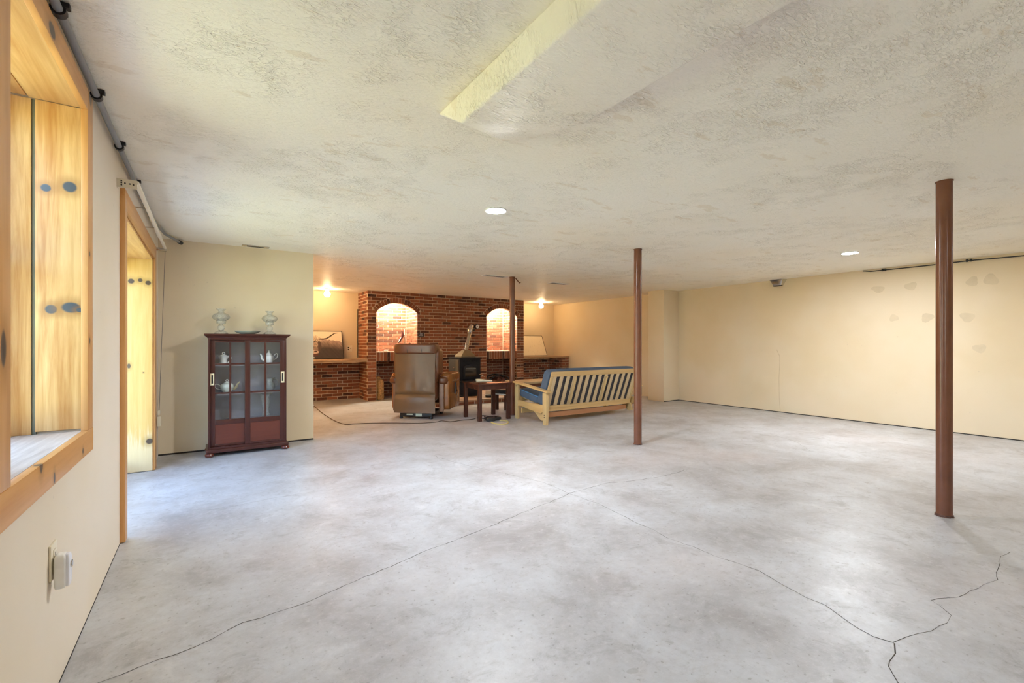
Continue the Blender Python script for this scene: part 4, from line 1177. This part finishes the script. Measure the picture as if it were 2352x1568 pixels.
MB().puff((.66, .24, .40), (0, .10, .46), 6, 10).build('back_cushion', M_leather, RC, smooth=True)
MB().puff((.685, .27, .17), (0, .066, 1.105), 7, 16).build('head_roll', M_leather, RC, smooth=True)
for i in (-1, 1):
    MB().tube([(i * .115, -.0665, 1.045), (i * .116, -.067, 1.09), (i * .118, -.058, 1.145), (i * .120, -.030, 1.181), (i * .12, .03, 1.190), (i * .12, .10, 1.190)], .005, 6).build('seam', M_dark, RC, smooth=True)
for s in (-1, 1):
    MB().puff((.11, .27, .42), (s * .325, .14, .90), 4.5, 10).build('wing', M_leather, RC, smooth=True)
    MB().puff((.19, .72, .17), (s * (.435 if s > 0 else .40), .50, .635), 4, 12).build('arm_pad', M_leather_s, RC, smooth=True)
    MB().puff((.15, .15, .12), (s * .405, .150, .60), 3, 8).build('arm_end', M_leather, RC, smooth=True)
    MB().puff((.15, .70, .50), (s * (.435 if s > 0 else .39), .50, .375), 12, 12).build('arm_panel', M_leather_s, RC, smooth=True)
    MB().puff((.075, .05, .50), (s * .385, .13, .35), 8, 8).build('arm_back', plain('pale_leather', (.22, .125, .085), .4), RC, smooth=True)
MB().puff((.62, .60, .24), (0, .50, .46), 5, 10).build('seat', M_leather, RC, smooth=True)
MB().puff((.64, .10, .38), (0, .84, .34), 6, 8).build('footrest', M_leather, RC, smooth=True)
pk = MB().grid(14, 10, lambda a, b: (.512 + .035 * math.sin(math.pi * a) * (.35 + .65 * math.sin(math.pi * (.15 + .7 * b))) + .004 * math.sin(a * 21 + b * 5), .20 + .48 * a, .145 + .255 * b - .03 * math.sin(math.pi * a) * b))
pk.build('side_pocket', M_leather_s, RC, smooth=True)
MB().tube([(.512 + .04 * math.sin(math.pi * a), .20 + .48 * a, .402 - .03 * math.sin(math.pi * a)) for a in [i / 14 for i in range(15)]], .006, 6).build('pocket_piping', M_leather_s, RC, smooth=True)
rm = thing('remote_control', 'black wired hand control tucked in the recliner side pocket', 'remote control', RC.location, R(-41))
MB().bar((.536, .40, .36), (.528, .46, .54), .045, .022, (1, 0, 0)).build('handset', M_black, rm, bevel=.006)
MB().tube(tube_smooth([(.535, .42, .37), (.545, .45, .40), (.54, .48, .46), (.53, .475, .56)]), .005, 6).build('lead', M_black, rm, smooth=True)

# ------------------------------------------------------------------ small table and what lies on and by it
M_dkwood = wood('dark_table_wood', (.085, .030, .018), (.045, .017, .012), 'z', rough=.22, contrast=.8)
M_dktop = wood('dark_table_top', (.10, .035, .020), (.06, .022, .014), 'x', rough=.12, contrast=.8)
ta, tb_, tc, td = (Vector(v) for v in ((3.497, 6.632, 0), (3.476, 6.115, 0), (3.974, 6.08, 0), (3.996, 6.589, 0)))
tcen = (ta + tb_ + tc + td) / 4
ET = thing('end_table', 'square dark wooden end table beside the recliner', 'table', tcen, R(-3.2))
hs = .252; lg_ = .056
for sx in (-1, 1):
    for sy in (-1, 1):
        MB().box((sx * hs - lg_ / 2, sy * hs - lg_ / 2, 0), (sx * hs + lg_ / 2, sy * hs + lg_ / 2, .555)).build('leg', M_dkwood, ET, bevel=.004)
for sx in (-1, 1):
    MB().box((sx * hs - .012, -hs + lg_ / 2, .478), (sx * hs + .012, hs - lg_ / 2, .555)).build('apron', M_dkwood, ET, bevel=.002)
    MB().box((-hs + lg_ / 2, sx * hs - .012, .478), (hs - lg_ / 2, sx * hs + .012, .555)).build('apron', M_dkwood, ET, bevel=.002)
MB().box((-.295, -.295, .555), (.295, .295, .578)).build('table_top', M_dktop, ET, bevel=.004)
bkm = MB()
bkm.grid(10, 6, lambda a, b: (-.13 + .26 * a, -.07 + .14 * b, .030 - .014 * a + .006 * math.sin(a * 6)))
bkm.grid(10, 6, lambda a, b: (-.13 + .26 * a, -.07 + .14 * b, .0015))
for i in range(10):
    bkm.f.append((i, i + 1, 77 + i + 1, 77 + i)); bkm.f.append((66 + i, 66 + i + 1, 77 + 66 + i + 1, 77 + 66 + i))
for j in range(6):
    bkm.f.append((j * 11, (j + 1) * 11, 77 + (j + 1) * 11, 77 + j * 11)); bkm.f.append((j * 11 + 10, (j + 1) * 11 + 10, 77 + (j + 1) * 11 + 10, 77 + j * 11 + 10))
o = tag(bkm.build('booklet', plain('cream_paper', (.78, .70, .52), .7), smooth=True), 'cream folded booklet on the dark end table', 'booklet'); o.location = (tcen.x + .03, tcen.y + .14, .5785); o.rotation_euler = (0, 0, R(-25))
FS = thing('footstool', 'low dark wooden stool in front of the hearth', 'stool', (4.53, 7.02, 0), R(20))
for sx in (-1, 1):
    for sy in (-1, 1):
        MB().box((sx * .13 - .022, sy * .10 - .022, 0), (sx * .13 + .022, sy * .10 + .022, .31)).build('leg', M_dkwood, FS, bevel=.003)
MB().box((-.19, -.15, .31), (.19, .15, .375)).build('seat', M_black, FS, bevel=.012, seg=3)
MB().box((-.155, -.122, .272), (.155, .122, .292)).build('pale_strip', plain('pale_strip', (.62, .60, .55), .6), FS)

# cords on the floor
M_cord = plain('brown_cord', (.075, .045, .030), .6)
cpx = [(721, 932), (726, 936), (740, 948), (765, 964), (790, 973.5), (815, 973), (850, 971.5), (900, 971), (960, 971.5), (1000, 969), (1015, 966), (1035, 968), (1060, 964.5), (1080, 963), (1092, 961)]
cpts = [at_z(px, py, .006) for px, py in cpx]
ec = thing('extension_cord', 'brown extension cord snaking from partition to recliner across the floor', 'cord', tuple(cpts[0]))
wbuild(MB().tube(tube_smooth(cpts, 5), .0058, 8), 'wire', M_cord, ec, smooth=True)
wbuild(MB().bar(cpts[0] + Vector((-.05, .02, .012)), cpts[0] + Vector((.01, -.005, .012)), .03, .024), 'plug', M_white, ec, bevel=.005)
pb = at_z(1128, 965, 0)
PA = thing('cable_heap', 'tangled heap of black cables and adapters under the end table', 'cables', tuple(pb))
rr_ = random.Random(11)
for k in range(7):
    cx_, cy_ = rr_.uniform(-.06, .08), rr_.uniform(-.03, .05); ra = rr_.uniform(.07, .12); tl = rr_.uniform(.15, .5); ph = rr_.uniform(0, 6)
    MB().tube([(cx_ + ra * math.cos(t + ph), cy_ + ra * .6 * math.sin(t + ph), .012 + .075 * tl * (1 + math.sin(t + k)) ) for t in [i * 2 * math.pi / 22 * .93 for i in range(23)]], .006, 6).build('loop', M_black, PA, smooth=True)
MB().puff((.15, .075, .055), (-.045, -.07, .03), 5, 6).build('adapter', plain('black_plastic', (.02, .02, .022), .35), PA, smooth=True)
MB().puff((.12, .07, .05), (.10, -.02, .027), 5, 6).build('adapter', bpy.data.materials['black_plastic'], PA, smooth=True)
ypx = [(1128, 969.5), (1140, 973), (1155, 974), (1165, 972), (1167, 968), (1160, 965.5), (1148, 964.5)]
yp = [at_z(px, py, .009) for px, py in ypx]
yc = MB().tube(tube_smooth(yp, 5), .0095, 8)
tag(yc.build('yellow_cord', plain('yellow_rubber', (.58, .47, .17), .5), smooth=True), 'yellow cord loop lying beside the black cable heap', 'cord')

# ------------------------------------------------------------------ futon
fl_, fd_ = (.62, .42, .19), (.52, .32, .12)
M_fut_x = wood('futon_wood_x', fl_, fd_, 'x', rough=.42, contrast=.7)
M_fut_y = wood('futon_wood_y', (.62, .42, .18), (.50, .30, .11), 'y', rough=.4, contrast=.7)
M_fut_z = wood('futon_wood_z', (.60, .44, .21), (.52, .34, .15), 'z', rough=.45, contrast=.7)
M_slat = wood('futon_slat', (.60, .46, .28), (.52, .37, .20), 'z', rough=.5, contrast=.6)
M_blue = plain('blue_cotton', (.070, .105, .165), .85, var=.14, scale=6, bump=.25, bscale=120)
M_grey = plain('charcoal_cotton', (.050, .046, .052), .9, var=.15, scale=30)
FX, FLN = 4.085, 2.0
FU = thing('futon_sofa', 'pale wooden slatted futon sofa with blue mattress seen from behind', 'futon', (FX, 5.3, 0))
def fb(mb, name, mat, parent=None, **kw): return mb.build(name, mat, parent or FU, **kw)
for xa in (0, FLN - .045):
    xb = xa + .045
    fb(MB().prism([(-.035, 0), (.03, 0), (.045, .10), (.045, .47), (-.045, .475), (-.045, .10)], 'x', xa, xb), 'leg', M_fut_z, bevel=.004)
    fb(MB().prism([(.70, 0), (.765, 0), (.775, .10), (.775, .562), (.695, .555), (.695, .10)], 'x', xa, xb), 'leg', M_fut_z, bevel=.004)
    fb(MB().prism([(-.085, .474), (.79, .566), (.80, .570), (.80, .592), (.78, .592), (-.085, .498)], 'x', xa - .022, xb + .022), 'armrest', M_fut_y, bevel=.005)
    fb(MB().prism([(.045, .19), (.10, .16), (.45, .19), (.60, .215), (.695, .20), (.695, .300), (.40, .285), (.045, .290)], 'x', xa + .008, xb - .008), 'side_rail', M_fut_y, bevel=.004)
    fb(MB().prism([(.06, .07), (.13, .045), (.17, .06), (.36, .19), (.10, .19)], 'x', (xb + .003) if xa == 0 else xa - .028, (xb + .028) if xa == 0 else xa - .003), 'roller_wedge', M_fut_z, bevel=.004)
    for (y, z) in ((.0, .145), (.0, .115), (.73, .52)):
        fb(MB().tube([(xa - .002 if xa == 0 else xb - .004, y, z), (xa + .004 if xa == 0 else xb + .002, y, z)], .008, 8), 'bolt', M_dark)
bY0, bZ0, bY1, bZ1 = .13, .195, -.085, .775       # back frame foot and head (local y, z)
bdir = Vector((0, bY1 - bY0, bZ1 - bZ0)).normalized(); bn = Vector((0, -bdir.z, bdir.y))   # bn looks to the rear
def bp3(x, t, off=0.0): return Vector((x, bY0, bZ0)) + bdir * t + bn * off
BLEN = math.hypot(bY1 - bY0, bZ1 - bZ0)
X0, X1 = .075, FLN - .075
fb(MB().bar(bp3(X0, .03), bp3(X1, .03), .025, .075, bdir), 'bottom_rail', M_fut_x, bevel=.004)
fb(MB().bar(bp3(X0, BLEN - .035), bp3(X1, BLEN - .035), .025, .075, bdir), 'top_rail', M_fut_x, bevel=.004)
for x in (X0 + .02, X1 - .02):
    fb(MB().bar(bp3(x, .07), bp3(x, BLEN - .075), .042, .024, bn), 'stile', M_fut_z, bevel=.003)
ns = 14
for i in range(ns):
    x = X0 + .075 + (X1 - X0 - .15) * i / (ns - 1)
    o = fb(MB().bar(bp3(x, .068, .002), bp3(x, BLEN - .073, .002), .062, .016, bn), 'slat', M_slat, bevel=.002)
    if i in (3, 8):
        fb(MB().bar(bp3(x + .004, .10, .022), bp3(x + .004, BLEN - .10, .022), .034, .022, bn), 'hinge_strip', M_fut_z, bevel=.003)
# seat frame
sY0, sZ0, sY1, sZ1 = .10, .205, .76, .315
for (t, nm) in ((.04, 'seat_rail'), (.97, 'seat_rail')):
    y, z = sY0 + (sY1 - sY0) * t, sZ0 + (sZ1 - sZ0) * t
    fb(MB().bar((X0, y, z), (X1, y, z), .03, .07), nm, M_fut_x, bevel=.004)
for i in range(ns):
    x = X0 + .075 + (X1 - X0 - .15) * i / (ns - 1)
    fb(MB().bar((x, sY0 + .02, sZ0 + .028), (x, sY1 - .02, sZ1 + .026), .06, .015), 'seat_slat', M_slat)
fb(MB().bar((X0 - .02, .16, .118), (X1 - .06, .16, .118), .03, .075), 'stretcher', wood('futon_stretcher', (.42, .20, .09), (.34, .14, .06), 'x', contrast=.7), bevel=.004)
fb(MB().bar((X0 - .02, .66, .13), (X1 + .02, .66, .13), .03, .07), 'stretcher', M_fut_x, bevel=.004)
# mattress: back and seat halves
def slab_puff(c, L, w, th, along, nrm, k=7):
    ex = Vector((1, 0, 0)); M = Matrix((ex, along, nrm)).transposed().to_4x4(); M.translation = c
    return MB().puff((L, w, th), (0, 0, 0), k, 12, M)
cb_ = bp3(FLN / 2, .315, -.095)
fb(slab_puff(cb_, X1 - X0 + .03, .575, .150, bdir, -bn, 18), 'mattress_back', M_blue, smooth=True)
fb(slab_puff(bp3(FLN / 2, .33, -.0205), X1 - X0 - .06, .56, .018, bdir, -bn, 14), 'mattress_underside', M_grey, smooth=True)
sdir = Vector((0, sY1 - sY0, sZ1 - sZ0)).normalized(); sn_ = Vector((0, -sdir.z, sdir.y))
cs = Vector((FLN / 2, (sY0 + sY1) / 2 + .08, (sZ0 + sZ1) / 2 + .115))
fb(slab_puff(cs, X1 - X0 + .03, .60, .135, sdir, sn_, 8), 'mattress_seat', M_blue, smooth=True)
zt = sn_ * .066
fb(MB().tube([cs + Vector((-(X1 - X0 + .03) / 2 + .008, 0, 0)) + sdir * t + sn_ * .055 for t in (-.27, -.1, .1, .27)], .006, 6), 'piping', plain('bright_blue', (.06, .20, .42), .8), smooth=True)

# low table beyond the futon
LT = thing('coffee_table', 'low brown table with pale edge beyond the futon arm', 'table', (5.35, 7.25, 0))
M_lt = wood('coffee_top', (.56, .40, .22), (.44, .29, .14), 'x', rough=.4)
MB().box((-.52, -.27, .435), (.52, .27, .475)).build('table_top', M_lt, LT, bevel=.005)
MB().box((-.47, -.23, .355), (.47, .23, .435)).build('apron', wood('coffee_apron', (.15, .05, .025), (.09, .03, .018), 'x'), LT, bevel=.003)
for sx in (-1, 1):
    for sy in (-1, 1):
        MB().box((sx * .44 - .03, sy * .20 - .03, 0), (sx * .44 + .03, sy * .20 + .03, .355)).build('leg', M_lt, LT, bevel=.003)
MB().box((-.44, -.19, .255), (.44, .19, .285)).build('lower_shelf', M_lt, LT, bevel=.003)
